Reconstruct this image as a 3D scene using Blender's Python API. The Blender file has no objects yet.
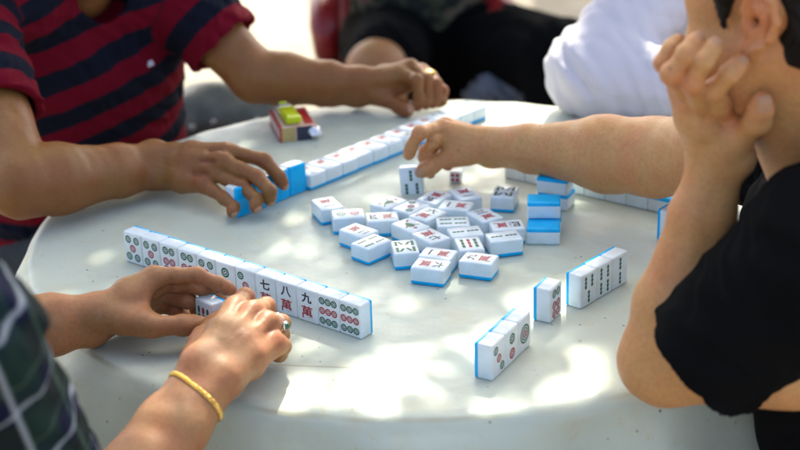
import bpy, bmesh, math, random
import numpy as np
from mathutils import Vector, Matrix
random.seed(7); np.random.seed(7)
S = bpy.context.scene
COL = S.collection
RK = 1.0
TAB = 750.0                       # height of the table top above the ground, mm
# ---------------------------------------------------------------- camera (numbers from matching tile corners)
F_PX, PITCH, ROLL, CAM_H = 1641.634, 0.398642, -0.031239, 812.134
_c, _s = math.cos(ROLL), math.sin(ROLL)
_R = np.array([1., 0, 0]); _U = np.array([0, math.sin(PITCH), math.cos(PITCH)]); _F = np.array([0, math.cos(PITCH), -math.sin(PITCH)])
_R2 = _c*_R + _s*_U; _U2 = _c*_U - _s*_R; _C = np.array([0, 0, CAM_H])
def m3(p): return Vector((p[0]/1000, p[1]/1000, (p[2]+TAB)/1000))
cam = bpy.data.cameras.new('camera'); camo = bpy.data.objects.new('camera', cam); COL.objects.link(camo)
cam.sensor_width = 36; cam.lens = F_PX/800*36; cam.clip_start = .05; cam.clip_end = 200
mw = Matrix.Identity(4)
for i in range(3):
    mw[i][0] = _R2[i]; mw[i][1] = _U2[i]; mw[i][2] = -_F[i]
mw.translation = m3(_C); camo.matrix_world = mw
cam.dof.use_dof = True; cam.dof.focus_distance = 1.86; cam.dof.aperture_fstop = 4.0
S.camera = camo
# ---------------------------------------------------------------- world, sun, exposure
SUN_EL, SUN_DX = math.radians(47), 0.10
sd = Vector((SUN_DX, 1, 0)).normalized()*math.cos(SUN_EL) + Vector((0, 0, math.sin(SUN_EL)))   # towards the sun
w = bpy.data.worlds.new('World'); S.world = w; w.use_nodes = True
nt = w.node_tree; bg = nt.nodes['Background']
sky = nt.nodes.new('ShaderNodeTexSky'); sky.sky_type = 'NISHITA'; sky.sun_disc = False
sky.sun_elevation = SUN_EL; sky.sun_rotation = math.atan2(sd.x, sd.y); sky.air_density = .55; sky.dust_density = 4.5; sky.ozone_density = 0.3
nt.links.new(sky.outputs[0], bg.inputs[0]); bg.inputs[1].default_value = 0.15
sl = bpy.data.lights.new('sun', 'SUN'); sl.energy = 2.15; sl.angle = math.radians(.53); sl.color = (1, .95, .86)
so = bpy.data.objects.new('sun', sl); COL.objects.link(so); so.location = (0, 6, 8)
so.rotation_euler = sd.to_track_quat('Z', 'Y').to_euler()
S.view_settings.view_transform = 'Standard'; S.view_settings.look = 'None'; S.view_settings.gamma = 1
S.view_settings.use_curve_mapping = False
S.view_settings.exposure = 2.03
S.view_settings.use_white_balance = True; S.view_settings.white_balance_temperature = 6800; S.view_settings.white_balance_tint = 1
S.cycles.use_denoising = True
S.cycles.max_bounces = 8; S.cycles.transparent_max_bounces = 6

# ---------------------------------------------------------------- helpers
def V(*a): return np.array(a, float)
def ray(u, v): return _F + (u-400)/F_PX*_R2 - (v-225)/F_PX*_U2
def pz(u, v, z=0):                # the point at height z (mm over the table)
    d = ray(u, v); return _C + d*((z-CAM_H)/d[2])
def py(u, v, y):                  # the point at distance y
    d = ray(u, v); return _C + d*(y/d[1])
def nrm(v): v = np.asarray(v, float); return v/max(1e-9, np.linalg.norm(v))
def tag(o, label=None, cat=None, group=None, kind=None):
    for k, v in (('label', label), ('category', cat), ('group', group), ('kind', kind)):
        if v: o[k] = v
    return o
def empty(name, loc, label=None, cat=None, group=None):
    o = bpy.data.objects.new(name, None); COL.objects.link(o); o.location = m3(loc); o.empty_display_size = .02
    return tag(o, label, cat, group)
def link(name, me, parent=None, loc=None):
    o = bpy.data.objects.new(name, me); COL.objects.link(o)
    if parent is not None: o.parent = parent
    if loc is not None: o.location = m3(loc)
    return o
def mesh_np(name, verts, faces, mats, org=(0, 0, 0), smooth=True, midx=None, parent=None, attrs=None):
    """verts in table mm; the object sits at org (or at its parent's origin)"""
    me = bpy.data.meshes.new(name)
    o0 = np.asarray(org, float)
    me.from_pydata(((np.asarray(verts, float)-o0)/1000).tolist(), [], [tuple(f) for f in (faces.tolist() if hasattr(faces, 'tolist') else faces)])
    for m in (mats if isinstance(mats, (list, tuple)) else [mats]): me.materials.append(m)
    if smooth: me.polygons.foreach_set('use_smooth', [True]*len(me.polygons))
    if midx is not None: me.polygons.foreach_set('material_index', np.asarray(midx, np.int32))
    for k, a in (attrs or {}).items():
        at = me.attributes.new(k, 'FLOAT', 'POINT'); at.data.foreach_set('value', np.asarray(a, np.float32))
    me.update()
    ob = bpy.data.objects.new(name, me); COL.objects.link(ob)
    if parent is not None: ob.parent = parent
    else: ob.location = m3(org)
    return ob
class MB:                          # collects simple solids, in mm
    def __init__(s): s.v = []; s.f = []; s.m = []
    def add(s, vs, fs, mi=0):
        n = len(s.v); s.v += [tuple(x) for x in vs]; s.f += [tuple(i+n for i in f) for f in fs]; s.m += [mi]*len(fs)
    def tube(s, pts, r, seg=12, mi=0, caps=True, closed=False):
        pts = [np.asarray(p, float) for p in pts]; n = len(pts)
        rs = r if hasattr(r, '__len__') else [r]*n
        vs = []; ref = V(.13, .2, .97)
        for i, p in enumerate(pts):
            t = (pts[(i+1) % n]-pts[i-1]) if closed else (pts[min(i+1, n-1)]-pts[max(i-1, 0)])
            t = nrm(t)
            a = ref - t*np.dot(ref, t)
            if np.linalg.norm(a) < .2: a = V(1, 0, 0) - t*t[0]
            a = nrm(a); b = np.cross(t, a); ref = a
            for k in range(seg):
                th = 2*math.pi*k/seg; vs.append(p + rs[i]*(math.cos(th)*a+math.sin(th)*b))
        fs = []
        for i in range(n if closed else n-1):
            j = (i+1) % n
            for k in range(seg): fs.append((i*seg+k, i*seg+(k+1) % seg, j*seg+(k+1) % seg, j*seg+k))
        if caps and not closed: fs += [tuple(range(seg))[::-1], tuple((n-1)*seg+k for k in range(seg))]
        s.add(vs, fs, mi)
    def box(s, c, size, M=np.eye(3), mi=0):
        vs = [np.asarray(c)+M@(np.array([x, y, z])*np.array(size)/2) for x in (-1, 1) for y in (-1, 1) for z in (-1, 1)]
        s.add(vs, [(0, 1, 3, 2), (4, 6, 7, 5), (0, 4, 5, 1), (2, 3, 7, 6), (0, 2, 6, 4), (1, 5, 7, 3)], mi)
    def build(s, name, mats, org=(0, 0, 0), parent=None, smooth=True, bevel=0, seg=2):
        o = mesh_np(name, s.v, s.f, mats, org, smooth, s.m, parent)
        if bevel:
            b = o.modifiers.new('bevel', 'BEVEL'); b.width = bevel/1000; b.segments = seg; b.limit_method = 'ANGLE'; b.angle_limit = math.radians(40)
            if smooth: b.harden_normals = False
        return o

# ---------------------------------------------------------------- materials
def mat(name, col, rough=.5, spec=.5, metal=0, sss=0, sheen=0, noise=0, nscale=20, bump=0, bscale=100, coat=0, ncol=None, trans=0):
    m = bpy.data.materials.new(name); m.use_nodes = True; n = m.node_tree; b = n.nodes['Principled BSDF']
    b.inputs['Base Color'].default_value = (*col, 1); b.inputs['Roughness'].default_value = rough
    b.inputs['Specular IOR Level'].default_value = spec; b.inputs['Metallic'].default_value = metal
    b.inputs['Subsurface Weight'].default_value = sss; b.inputs['Subsurface Radius'].default_value = (1, .35, .18); b.inputs['Subsurface Scale'].default_value = .006
    b.inputs['Sheen Weight'].default_value = sheen; b.inputs['Coat Weight'].default_value = coat; b.inputs['Coat Roughness'].default_value = .15
    b.inputs['Transmission Weight'].default_value = trans
    tc = n.nodes.new('ShaderNodeTexCoord')
    if noise:
        t = n.nodes.new('ShaderNodeTexNoise'); t.inputs['Scale'].default_value = nscale; t.inputs['Detail'].default_value = 5
        n.links.new(tc.outputs['Object'], t.inputs['Vector'])
        mx = n.nodes.new('ShaderNodeMix'); mx.data_type = 'RGBA'
        c2 = ncol or tuple(c*(1-noise) for c in col)
        mx.inputs[6].default_value = (*col, 1); mx.inputs[7].default_value = (*c2, 1)
        r = n.nodes.new('ShaderNodeMapRange'); r.inputs[1].default_value = .35; r.inputs[2].default_value = .65
        n.links.new(t.outputs['Fac'], r.inputs[0]); n.links.new(r.outputs[0], mx.inputs[0]); n.links.new(mx.outputs[2], b.inputs['Base Color'])
    if bump:
        t = n.nodes.new('ShaderNodeTexNoise'); t.inputs['Scale'].default_value = bscale; t.inputs['Detail'].default_value = 4
        n.links.new(tc.outputs['Object'], t.inputs['Vector'])
        bp = n.nodes.new('ShaderNodeBump'); bp.inputs['Strength'].default_value = bump; bp.inputs['Distance'].default_value = .002
        n.links.new(t.outputs['Fac'], bp.inputs['Height']); n.links.new(bp.outputs[0], b.inputs['Normal'])
    return m
def N(m, t, **kw):
    x = m.node_tree.nodes.new(t)
    for k, v in kw.items(): setattr(x, k, v)
    return x
def skin(name, col, red, rough=.48):
    m = mat(name, col, rough=rough, spec=.38, sss=.22)
    nt = m.node_tree; b = nt.nodes['Principled BSDF']; L = nt.links
    b.inputs['Subsurface Scale'].default_value = .004
    tc = N(m, 'ShaderNodeTexCoord')
    def noise(sc, det=4):
        t = N(m, 'ShaderNodeTexNoise'); t.inputs['Scale'].default_value = sc; t.inputs['Detail'].default_value = det
        L.new(tc.outputs['Object'], t.inputs['Vector']); return t
    n1, n2 = noise(24, 6), noise(210)
    a = N(m, 'ShaderNodeAttribute', attribute_name='red')
    mr = N(m, 'ShaderNodeMapRange'); mr.inputs[1].default_value = .38; mr.inputs[2].default_value = .7; mr.inputs[4].default_value = .7
    L.new(n1.outputs['Fac'], mr.inputs[0])
    ad = N(m, 'ShaderNodeMath', operation='ADD', use_clamp=True); L.new(mr.outputs[0], ad.inputs[0]); L.new(a.outputs['Fac'], ad.inputs[1])
    mx = N(m, 'ShaderNodeMix', data_type='RGBA'); mx.inputs[6].default_value = (*col, 1); mx.inputs[7].default_value = (*red, 1); L.new(ad.outputs[0], mx.inputs[0])
    mx2 = N(m, 'ShaderNodeMix', data_type='RGBA', blend_type='MULTIPLY'); mx2.inputs[0].default_value = .35
    L.new(mx.outputs[2], mx2.inputs[6])
    cr = N(m, 'ShaderNodeMapRange'); cr.inputs[1].default_value = .3; cr.inputs[2].default_value = .6; cr.inputs[3].default_value = .6; cr.inputs[4].default_value = 1
    L.new(n2.outputs['Fac'], cr.inputs[0]); cc = N(m, 'ShaderNodeCombineColor')
    for i in range(3): L.new(cr.outputs[0], cc.inputs[i])
    L.new(cc.outputs[0], mx2.inputs[7])
    mo = N(m, 'ShaderNodeTexVoronoi'); mo.inputs['Scale'].default_value = 26; L.new(tc.outputs['Object'], mo.inputs['Vector'])
    mm = N(m, 'ShaderNodeMapRange'); mm.inputs[1].default_value = .045; mm.inputs[2].default_value = .075; mm.inputs[3].default_value = .55; mm.inputs[4].default_value = 0; L.new(mo.outputs['Distance'], mm.inputs[0])
    mx4 = N(m, 'ShaderNodeMix', data_type='RGBA'); L.new(mm.outputs[0], mx4.inputs[0]); L.new(mx2.outputs[2], mx4.inputs[6]); mx4.inputs[7].default_value = (col[0]*.42, col[1]*.32, col[2]*.3, 1); mx2 = mx4
    fr = N(m, 'ShaderNodeAttribute', attribute_name='crease')
    mx3 = N(m, 'ShaderNodeMix', data_type='RGBA'); L.new(mx2.outputs[2], mx3.inputs[6]); mx3.inputs[7].default_value = (red[0]*.6, red[1]*.5, red[2]*.45, 1)
    L.new(fr.outputs['Fac'], mx3.inputs[0]); L.new(mx3.outputs[2], b.inputs['Base Color'])
    vo = N(m, 'ShaderNodeTexVoronoi'); vo.inputs['Scale'].default_value = 480; L.new(tc.outputs['Object'], vo.inputs['Vector'])
    n3 = noise(160, 6)
    s_ = N(m, 'ShaderNodeMath', operation='MULTIPLY_ADD'); s_.inputs[1].default_value = .35
    L.new(vo.outputs['Distance'], s_.inputs[0]); L.new(n3.outputs['Fac'], s_.inputs[2])
    bp = N(m, 'ShaderNodeBump'); bp.inputs['Strength'].default_value = .28; bp.inputs['Distance'].default_value = .0012
    L.new(s_.outputs[0], bp.inputs['Height']); L.new(bp.outputs[0], b.inputs['Normal'])
    return m
SK_BROWN = skin('skin_tanned', (.275, .116, .032), (.285, .086, .028))
SK_TAN = skin('skin_warm', (.40, .195, .080), (.41, .14, .06))
SK_OLIVE = skin('skin_olive', (.58, .298, .115), (.58, .21, .085))
SK_LIGHT = skin('skin_light', (.46, .27, .165), (.46, .20, .13))
NAIL = mat('nail', (.50, .25, .14), rough=.5, spec=.3, sss=.1)
NAIL_D = mat('nail_dark', (.44, .22, .12), rough=.35, sss=.1)
HAIR = mat('hair_black', (.004, .0035, .003), rough=.5, spec=.25, bump=.8, bscale=400)
IVORY = mat('tile_white', (.76, .85, .91), rough=.2, spec=.5, sss=.08, noise=.07, nscale=60, ncol=(.72, .78, .79))
BLUE = mat('tile_blue', (.0, .47, .92), rough=.25, spec=.3, noise=.12, nscale=50)
GREEN = mat('mark_green', (.002, .105, .05), rough=.45); RED = mat('mark_red', (.34, .002, .016), rough=.45); INK = mat('mark_ink', (.012, .014, .035), rough=.45)
GOLD = mat('gold', (.95, .62, .16), rough=.2, metal=1, bump=.3, bscale=900); SILVER = mat('silver', (.75, .75, .74), rough=.18, metal=1)
JADE = mat('jade', (.006, .10, .04), rough=.1, coat=.6)
CHROME = mat('chrome', (.7, .7, .7), rough=.15, metal=1)
REDPL = mat('red_plastic', (.26, .012, .015), rough=.3, noise=.2)
BLACKC = mat('black_cloth', (.0055, .0055, .006), rough=.95, spec=.06, bump=.4, bscale=500, noise=.3, nscale=9)
LEATHER = mat('shoe', (.03, .025, .02), rough=.5)
JEANS = mat('dark_trousers', (.02, .024, .035), rough=.85, noise=.3)

# ---------------------------------------------------------------- signed-distance modelling of soft shapes
def _seg(P, a, b):
    ab = b-a; t = np.clip(((P-a)@ab)/max(1e-9, ab@ab), 0, 1)
    return np.linalg.norm(P-a-t[:, None]*ab, axis=1), t
def prim(P, q):
    if q[0] == 'c':
        d, t = _seg(P, q[1], q[2]); return d-(q[3]+(q[4]-q[3])*t)
    if q[0] == 'x':                # a piece with its own cut
        d = None
        for x in q[1]: e = prim(P, x); d = e if d is None else smin(d, e, q[2])
        if q[4] is not None: d = d+q[4](P)
        return np.maximum(d, q[3](P))
    if q[0] == 'u':
        d = None
        for x in q[1]: e = prim(P, x); d = e if d is None else smin(d, e, q[2])
        return d
    if q[0] == 'e':               # centre, rotation rows = axes, radii
        L = (P-q[1])@np.asarray(q[2]).T; r = np.asarray(q[3]); k0 = np.linalg.norm(L/r, axis=1); k1 = np.linalg.norm(L/(r*r), axis=1)
        return k0*(k0-1)/np.maximum(k1, 1e-9)
def smin(a, b, k):
    if k <= 0: return np.minimum(a, b)
    h = np.maximum(k-np.abs(a-b), 0)/k; return np.minimum(a, b)-h*h*k*.25
def C(a, b, ra, rb=None): return ('c', np.asarray(a, float), np.asarray(b, float), ra, ra if rb is None else rb)
def E(c, r, x=(1, 0, 0), z=(0, 0, 1)):
    z = nrm(z); x = np.asarray(x, float); x = nrm(x-z*np.dot(x, z)); y = np.cross(z, x); return ('e', np.asarray(c, float), np.array([x, y, z]), r)
class Soft:
    def __init__(s): s.g = []; s.dents = []; s.cuts = []; s.noise = None; s.redp = []
    def group(s, prims, kin=4., kj=6.): s.g.append((prims, kin, kj))
    def dent(s, a, b, w, amp): s.dents.append((np.asarray(a, float), np.asarray(b, float), w, amp))
    def field(s, P, keep=None):
        P = P.astype(np.float64); d = None
        for gi, (prims, kin, kj) in enumerate(s.g):
            g = None
            for pi, q in enumerate(prims):
                if keep is not None and not keep[0][gi][pi]: continue
                x = prim(P, q); g = x if g is None else smin(g, x, kin)
            if g is None: continue
            d = g if d is None else smin(d, g, kj)
        if d is None: d = np.full(len(P), 99.)
        for i, (a, b, w_, amp) in enumerate(s.dents):
            if keep is not None and not keep[1][i]: continue
            x, _ = _seg(P, a, b); d = d+amp*np.exp(-(x/w_)**2)
        if s.noise is not None: d = d+s.noise(P)
        for fn in s.cuts: d = np.maximum(d, fn(P))
        return d
    def near(s, c, R):
        """which pieces matter inside a ball round c"""
        c = c[None]; ds = [[float(prim(c, q)[0]) for q in prims] for prims, _, _ in s.g]; m = min(min(x) for x in ds)
        if m > R+30: return None
        return [[x <= m+2*R+34 for x in g] for g in ds], [float(_seg(c, a, b)[0][0]) < R+3*w_ for a, b, w_, amp in s.dents]
    def mesh(s, res):
        res = res*RK if res < 5 else res
        lo = np.full(3, 1e9); hi = -lo
        for prims, _, _ in s.g:
            for q in [y for x in prims for y in (x[1] if x[0] in 'ux' else [x])]:
                if q[0] == 'c':
                    for p, r in ((q[1], q[3]), (q[2], q[4])): lo = np.minimum(lo, p-r); hi = np.maximum(hi, p+r)
                else: r = max(q[3]); lo = np.minimum(lo, q[1]-r); hi = np.maximum(hi, q[1]+r)
        lo -= 12; hi += 12; B = 8; bs = B*res
        nb = np.ceil((hi-lo)/bs).astype(int)
        off = np.stack(np.meshgrid(*[np.arange(B+1)]*3, indexing='ij'), -1).reshape(-1, 3)
        sub = np.stack(np.meshgrid(*[np.arange(3)]*3, indexing='ij'), -1).reshape(-1, 3)
        Is, vals = [], []
        for sb in np.ndindex(*[int(math.ceil(k/3)) for k in nb]):
            kp = s.near(lo+(np.array(sb)*3+1.5)*bs, 1.5*bs*1.74)
            if kp is None: continue
            I = np.array(sb)*3+sub
            d = s.field(lo+(I+.5)*bs, kp); I = I[np.abs(d) < bs*.5*1.75+5]
            if not len(I): continue
            pts = (I[:, None, :]*B+off[None]).reshape(-1, 3)*res+lo
            vals.append(s.field(pts, kp).reshape(len(I), B+1, B+1, B+1).astype(np.float32)); Is.append(I)
        I = np.concatenate(Is); nb = nb+3
        D = np.concatenate(vals); ins = D < 0
        cn = [(a, b, c) for a in (0, 1) for b in (0, 1) for c in (0, 1)]
        sl = lambda A, a, b, c: A[:, a:a+B, b:b+B, c:c+B]
        cnt = sum(sl(ins, *c).astype(np.int8) for c in cn); act = (cnt > 0) & (cnt < 8)
        bi, x, y, z = np.nonzero(act)
        acc = np.zeros((len(bi), 3)); n = np.zeros(len(bi))
        for i, ca in enumerate(cn):
            for cb in cn[i+1:]:
                if sum(abs(p-q) for p, q in zip(ca, cb)) != 1: continue
                va = D[bi, x+ca[0], y+ca[1], z+ca[2]]; vb = D[bi, x+cb[0], y+cb[1], z+cb[2]]
                m = (va < 0) != (vb < 0); t = np.where(m, va/np.where(m, va-vb, 1), 0)
                p = np.array(ca)+t[:, None]*(np.array(cb)-np.array(ca)); acc += p*m[:, None]; n += m
        G = I[bi]*B+np.stack([x, y, z], 1)
        verts = (G+acc/n[:, None])*res+lo
        dim = nb*B+2
        gid = lambda g: (g[:, 0].astype(np.int64)*dim[1]+g[:, 1])*dim[2]+g[:, 2]
        ids = gid(G); order = np.argsort(ids); sid = ids[order]
        faces = []
        for ax in range(3):
            e = [0, 0, 0]; e[ax] = 1
            a0 = sl(ins, 0, 0, 0); a1 = sl(ins, *e); ch = a0 != a1
            bi2, x2, y2, z2 = np.nonzero(ch); g = I[bi2]*B+np.stack([x2, y2, z2], 1); flip = a0[bi2, x2, y2, z2]
            u = (ax+1) % 3; v = (ax+2) % 3; q = []
            ok = np.ones(len(g), bool)
            for du, dv in ((0, 0), (-1, 0), (-1, -1), (0, -1)):
                h = g.copy(); h[:, u] += du; h[:, v] += dv
                k = gid(h); p = np.searchsorted(sid, k); p = np.minimum(p, len(sid)-1); ok &= sid[p] == k; q.append(order[p])
            q = np.stack(q, 1)[ok]; fl = flip[ok]
            q[~fl] = q[~fl][:, ::-1]; faces.append(q)
        return verts, np.concatenate(faces)
    def colour(s, verts):
        r = np.zeros(len(verts)); c = np.zeros(len(verts))
        def ball(p, R): return np.nonzero(np.all(np.abs(verts-p) < R, axis=1))[0]
        for p, w_, a in s.redp:
            i = ball(p, 2.5*w_); r[i] = np.maximum(r[i], a*np.exp(-(np.linalg.norm(verts[i]-p, axis=1)/w_)**2))
        for a, b, w_, amp in s.dents:
            if 0 < amp < 2.4:
                i = ball((a+b)/2, np.linalg.norm(b-a)/2+3*w_)
                if len(i): x, _ = _seg(verts[i], a, b); c[i] = np.maximum(c[i], min(1, amp*.55)*np.exp(-(x/(w_*.8))**2))
        return r, c
def wob(amp, wl, seed=0):
    rs = np.random.RandomState(seed); K = [(rs.randn(3)/wl, rs.rand()*6.28) for _ in range(5)]
    return lambda P: sum(np.sin(P@k*2.2+f) for k, f in K)*amp/5
def folds(amp, wl, axis, seed=0):
    """cloth folds: waves running along one direction, bent by slow noise"""
    rs = np.random.RandomState(seed); ax = nrm(axis); K = [(rs.randn(3)/(wl*3), rs.rand()*6.28) for _ in range(4)]
    def fn(P):
        b = sum(np.sin(P@k*2+f) for k, f in K); m = .5+.5*np.sin(P@K[0][0]*3+1.3)
        return amp*(np.sin((P@ax)/wl*6.283+b*2.1)*m+.4*np.sin((P@ax)/wl*11+b*3.3))
    return fn
def join(parts):
    vs, fs, mi, at = [], [], [], {}
    n = 0
    for p in parts:
        vs.append(p['v']); fs += [tuple(int(i)+n for i in f) for f in p['f']]; mi += [p.get('m', 0)]*len(p['f'])
        for k in ('red', 'crease'): at.setdefault(k, []).append(p.get(k, np.zeros(len(p['v']))))
        n += len(p['v'])
    return np.concatenate(vs), fs, mi, {k: np.concatenate(a) for k, a in at.items()}

# ---------------------------------------------------------------- ground, table, cloth
def ground():
    m = mat('pavement', (.32, .285, .225), rough=.9, noise=.22, nscale=2.2, ncol=(.19, .165, .125), bump=.5, bscale=60)
    b = MB(); L = 45000; b.add([(-L, -L/3, -TAB), (L, -L/3, -TAB), (L, L*1.6, -TAB), (-L, L*1.6, -TAB)], [(0, 1, 2, 3)])
    tag(b.build('ground', m, smooth=False), kind='structure')
ground()
TC = V(31, 1932); TR = 502
def table():
    t = empty('round_table', (TC[0], TC[1], -TAB), 'round folding table hidden under the pale plastic cloth', 'table')
    wood = mat('plywood', (.3, .2, .12), rough=.6, noise=.3); o = (TC[0], TC[1], -TAB)
    vs, fs = [], []; n = 96
    for z in (-24, -3):
        for k in range(n): a = 2*math.pi*k/n; vs.append((TC[0]+(TR-6)*math.cos(a), TC[1]+(TR-6)*math.sin(a), z))
    fs = [tuple(range(n))[::-1], tuple(range(n, 2*n))]+[(k, (k+1) % n, n+(k+1) % n, n+k) for k in range(n)]
    mesh_np('tabletop', vs, fs, wood, o, False, parent=t)
    for sx in (-1, 1):
        for sy in (-1, 1):
            b = MB(); b.tube([(TC[0]+sx*300, TC[1]+sy*260, -TAB), (TC[0]+sx*250, TC[1]+sy*220, -25)], 13)
            b.build('leg', CHROME, o, t)
table()
def cloth():
    n, M = 720, []
    prof = [(0, 0)]+[(r, 0) for r in np.linspace(30, 480, 16)]+[(484, 0), (490, -.3), (495, -1.6), (499.5, -4.2), (503, -8.2), (505.2, -13.5), (506, -19)]+[(506, z) for z in np.linspace(-26, -430, 42)]
    th = np.arange(n)/n*2*math.pi; rs = np.random.RandomState(3)
    ph = rs.rand(12)*6.28
    vs = []
    for i, (r, z) in enumerate(prof):
        t = max(0, -z-16)/430
        A = t**.62
        f = (np.sin(9*th+ph[0]+.6*np.sin(2*th))+.55*np.sin(14*th+ph[1]+t*.7)+.3*np.sin(23*th+ph[2]))
        rr = r+A*(38+46*f)+t*28
        zz = z+(.25*np.sin(5*th+r*.02)+.2*np.sin(11*th+r*.05))*(r > 60)*(r < 497)*(0.5)+ (z < -20)*t*(10*np.sin(4*th+ph[4]))
        rim = (r > 485)*(z > -12)
        zz = zz+rim*.9*np.sin(37*th+ph[5])*np.sin(6*th)
        vs.append(np.stack([TC[0]+rr*np.cos(th), TC[1]+rr*np.sin(th), zz], 1))
    vs = np.concatenate(vs); K = len(prof)
    fs = [(i*n+k, (i+1)*n+k, (i+1)*n+(k+1) % n, i*n+(k+1) % n) for i in range(1, K-1) for k in range(n)]
    fs += [(0, n+k, n+(k+1) % n) for k in range(n)]
    fs = [f for f in fs]
    m = mat('vinyl_cloth', (.56, .60, .57), rough=.42, spec=.4)
    nt = m.node_tree; b = nt.nodes['Principled BSDF']; L = nt.links
    tc = N(m, 'ShaderNodeTexCoord')
    def noise(sc, det=4, rough=.5):
        t = N(m, 'ShaderNodeTexNoise'); t.inputs['Scale'].default_value = sc; t.inputs['Detail'].default_value = det; t.inputs['Roughness'].default_value = rough
        L.new(tc.outputs['Object'], t.inputs['Vector']); return t
    def mrange(src, a, b_, c=0, d=1):
        r = N(m, 'ShaderNodeMapRange'); r.inputs[1].default_value = a; r.inputs[2].default_value = b_; r.inputs[3].default_value = c; r.inputs[4].default_value = d
        L.new(src, r.inputs[0]); return r.outputs[0]
    def mixc(f, a, c, blend='MIX'):
        x = N(m, 'ShaderNodeMix', data_type='RGBA', blend_type=blend); L.new(f, x.inputs[0]) if hasattr(f, 'links') else None
        if hasattr(a, 'links'): L.new(a, x.inputs[6])
        else: x.inputs[6].default_value = (*a, 1)
        x.inputs[7].default_value = (*c, 1); return x.outputs[2]
    c = mixc(mrange(noise(3.2, 5).outputs['Fac'], .35, .7), (.52, .565, .485), (.54, .57, .475))
    c = mixc(mrange(noise(14, 6, .65).outputs['Fac'], .50, .70, 0, .6), c, (.53, .50, .36))       # old yellowish stains
    c = mixc(mrange(noise(55, 5, .7).outputs['Fac'], .61, .72, 0, .6), c, (.50, .42, .20))
    vo = N(m, 'ShaderNodeTexVoronoi'); vo.inputs['Scale'].default_value = 48; vo.inputs['Randomness'].default_value = 1; L.new(tc.outputs['Object'], vo.inputs['Vector'])
    sp = N(m, 'ShaderNodeMath', operation='MULTIPLY'); L.new(mrange(vo.outputs['Distance'], .06, .10, 1, 0), sp.inputs[0])
    L.new(mrange(noise(9, 2).outputs['Fac'], .44, .56), sp.inputs[1])
    c = mixc(mrange(sp.outputs[0], 0, 1, 0, .75), c, (.12, .10, .05))                                                # dark specks
    # the worn crease along the rim
    sx = N(m, 'ShaderNodeSeparateXYZ'); L.new(tc.outputs['Object'], sx.inputs[0])
    rr = N(m, 'ShaderNodeVectorMath', operation='LENGTH'); cmb = N(m, 'ShaderNodeCombineXYZ'); L.new(sx.outputs[0], cmb.inputs[0]); L.new(sx.outputs[1], cmb.inputs[1]); L.new(cmb.outputs[0], rr.inputs[0])
    df = N(m, 'ShaderNodeMath', operation='SUBTRACT'); L.new(rr.outputs['Value'], df.inputs[0]); df.inputs[1].default_value = .4985
    ab = N(m, 'ShaderNodeMath', operation='ABSOLUTE'); L.new(df.outputs[0], ab.inputs[0])
    cr = N(m, 'ShaderNodeMath', operation='MULTIPLY'); L.new(mrange(ab.outputs[0], .001, .0035, 1, 0), cr.inputs[0]); L.new(mrange(noise(7, 3).outputs['Fac'], .42, .62, 0, .5), cr.inputs[1])
    c = mixc(cr.outputs[0], c, (.30, .24, .12))
    # an old fold line across the near side, dirty along its ridge
    q0, q1 = pz(268, 364), pz(470, 376); dv = nrm((q1-q0)*V(1, 1, 0)); nv = (-dv[1], dv[0], 0)
    dt = N(m, 'ShaderNodeVectorMath', operation='DOT_PRODUCT'); L.new(tc.outputs['Object'], dt.inputs[0]); dt.inputs[1].default_value = nv
    wv = N(m, 'ShaderNodeMath', operation='MULTIPLY_ADD'); wv.inputs[1].default_value = .016; L.new(noise(6, 2).outputs['Fac'], wv.inputs[0]); L.new(dt.outputs['Value'], wv.inputs[2])
    o_ = N(m, 'ShaderNodeMath', operation='SUBTRACT'); L.new(wv.outputs[0], o_.inputs[0]); o_.inputs[1].default_value = float(np.dot((q0-V(TC[0], TC[1], 0)), nv)/1000+.008)
    oa = N(m, 'ShaderNodeMath', operation='ABSOLUTE'); L.new(o_.outputs[0], oa.inputs[0]); al = N(m, 'ShaderNodeVectorMath', operation='DOT_PRODUCT'); L.new(tc.outputs['Object'], al.inputs[0]); al.inputs[1].default_value = tuple(dv)
    s0 = float(np.dot(q0-V(TC[0], TC[1], 0), dv)/1000)
    fa = N(m, 'ShaderNodeMath', operation='MULTIPLY'); L.new(mrange(al.outputs['Value'], s0-.01, s0+.01), fa.inputs[0]); L.new(mrange(al.outputs['Value'], s0+.10, s0+.22, 1, 0), fa.inputs[1])
    fl = N(m, 'ShaderNodeMath', operation='MULTIPLY'); L.new(mrange(oa.outputs[0], .0004, .0022, 1, 0), fl.inputs[0]); L.new(fa.outputs[0], fl.inputs[1])
    c = mixc(mrange(fl.outputs[0], 0, 1, 0, .7), c, (.33, .27, .15))
    L.new(c, b.inputs['Base Color'])
    n1 = noise(26, 3); n2 = noise(330, 3)
    s_ = N(m, 'ShaderNodeMath', operation='MULTIPLY_ADD'); s_.inputs[1].default_value = .06; L.new(n2.outputs['Fac'], s_.inputs[0]); L.new(n1.outputs['Fac'], s_.inputs[2])
    bp = N(m, 'ShaderNodeBump'); bp.inputs['Strength'].default_value = .35; bp.inputs['Distance'].default_value = .006
    L.new(s_.outputs[0], bp.inputs['Height']); L.new(bp.outputs[0], b.inputs['Normal'])
    L.new(mrange(noise(11, 4).outputs['Fac'], .3, .7, .32, .55), b.inputs['Roughness'])
    o = mesh_np('tablecloth', vs, fs, m, (TC[0], TC[1], 0))
    tag(o, 'pale grey green plastic cloth with stains and creases draped over the round table', 'tablecloth')
cloth()

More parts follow.
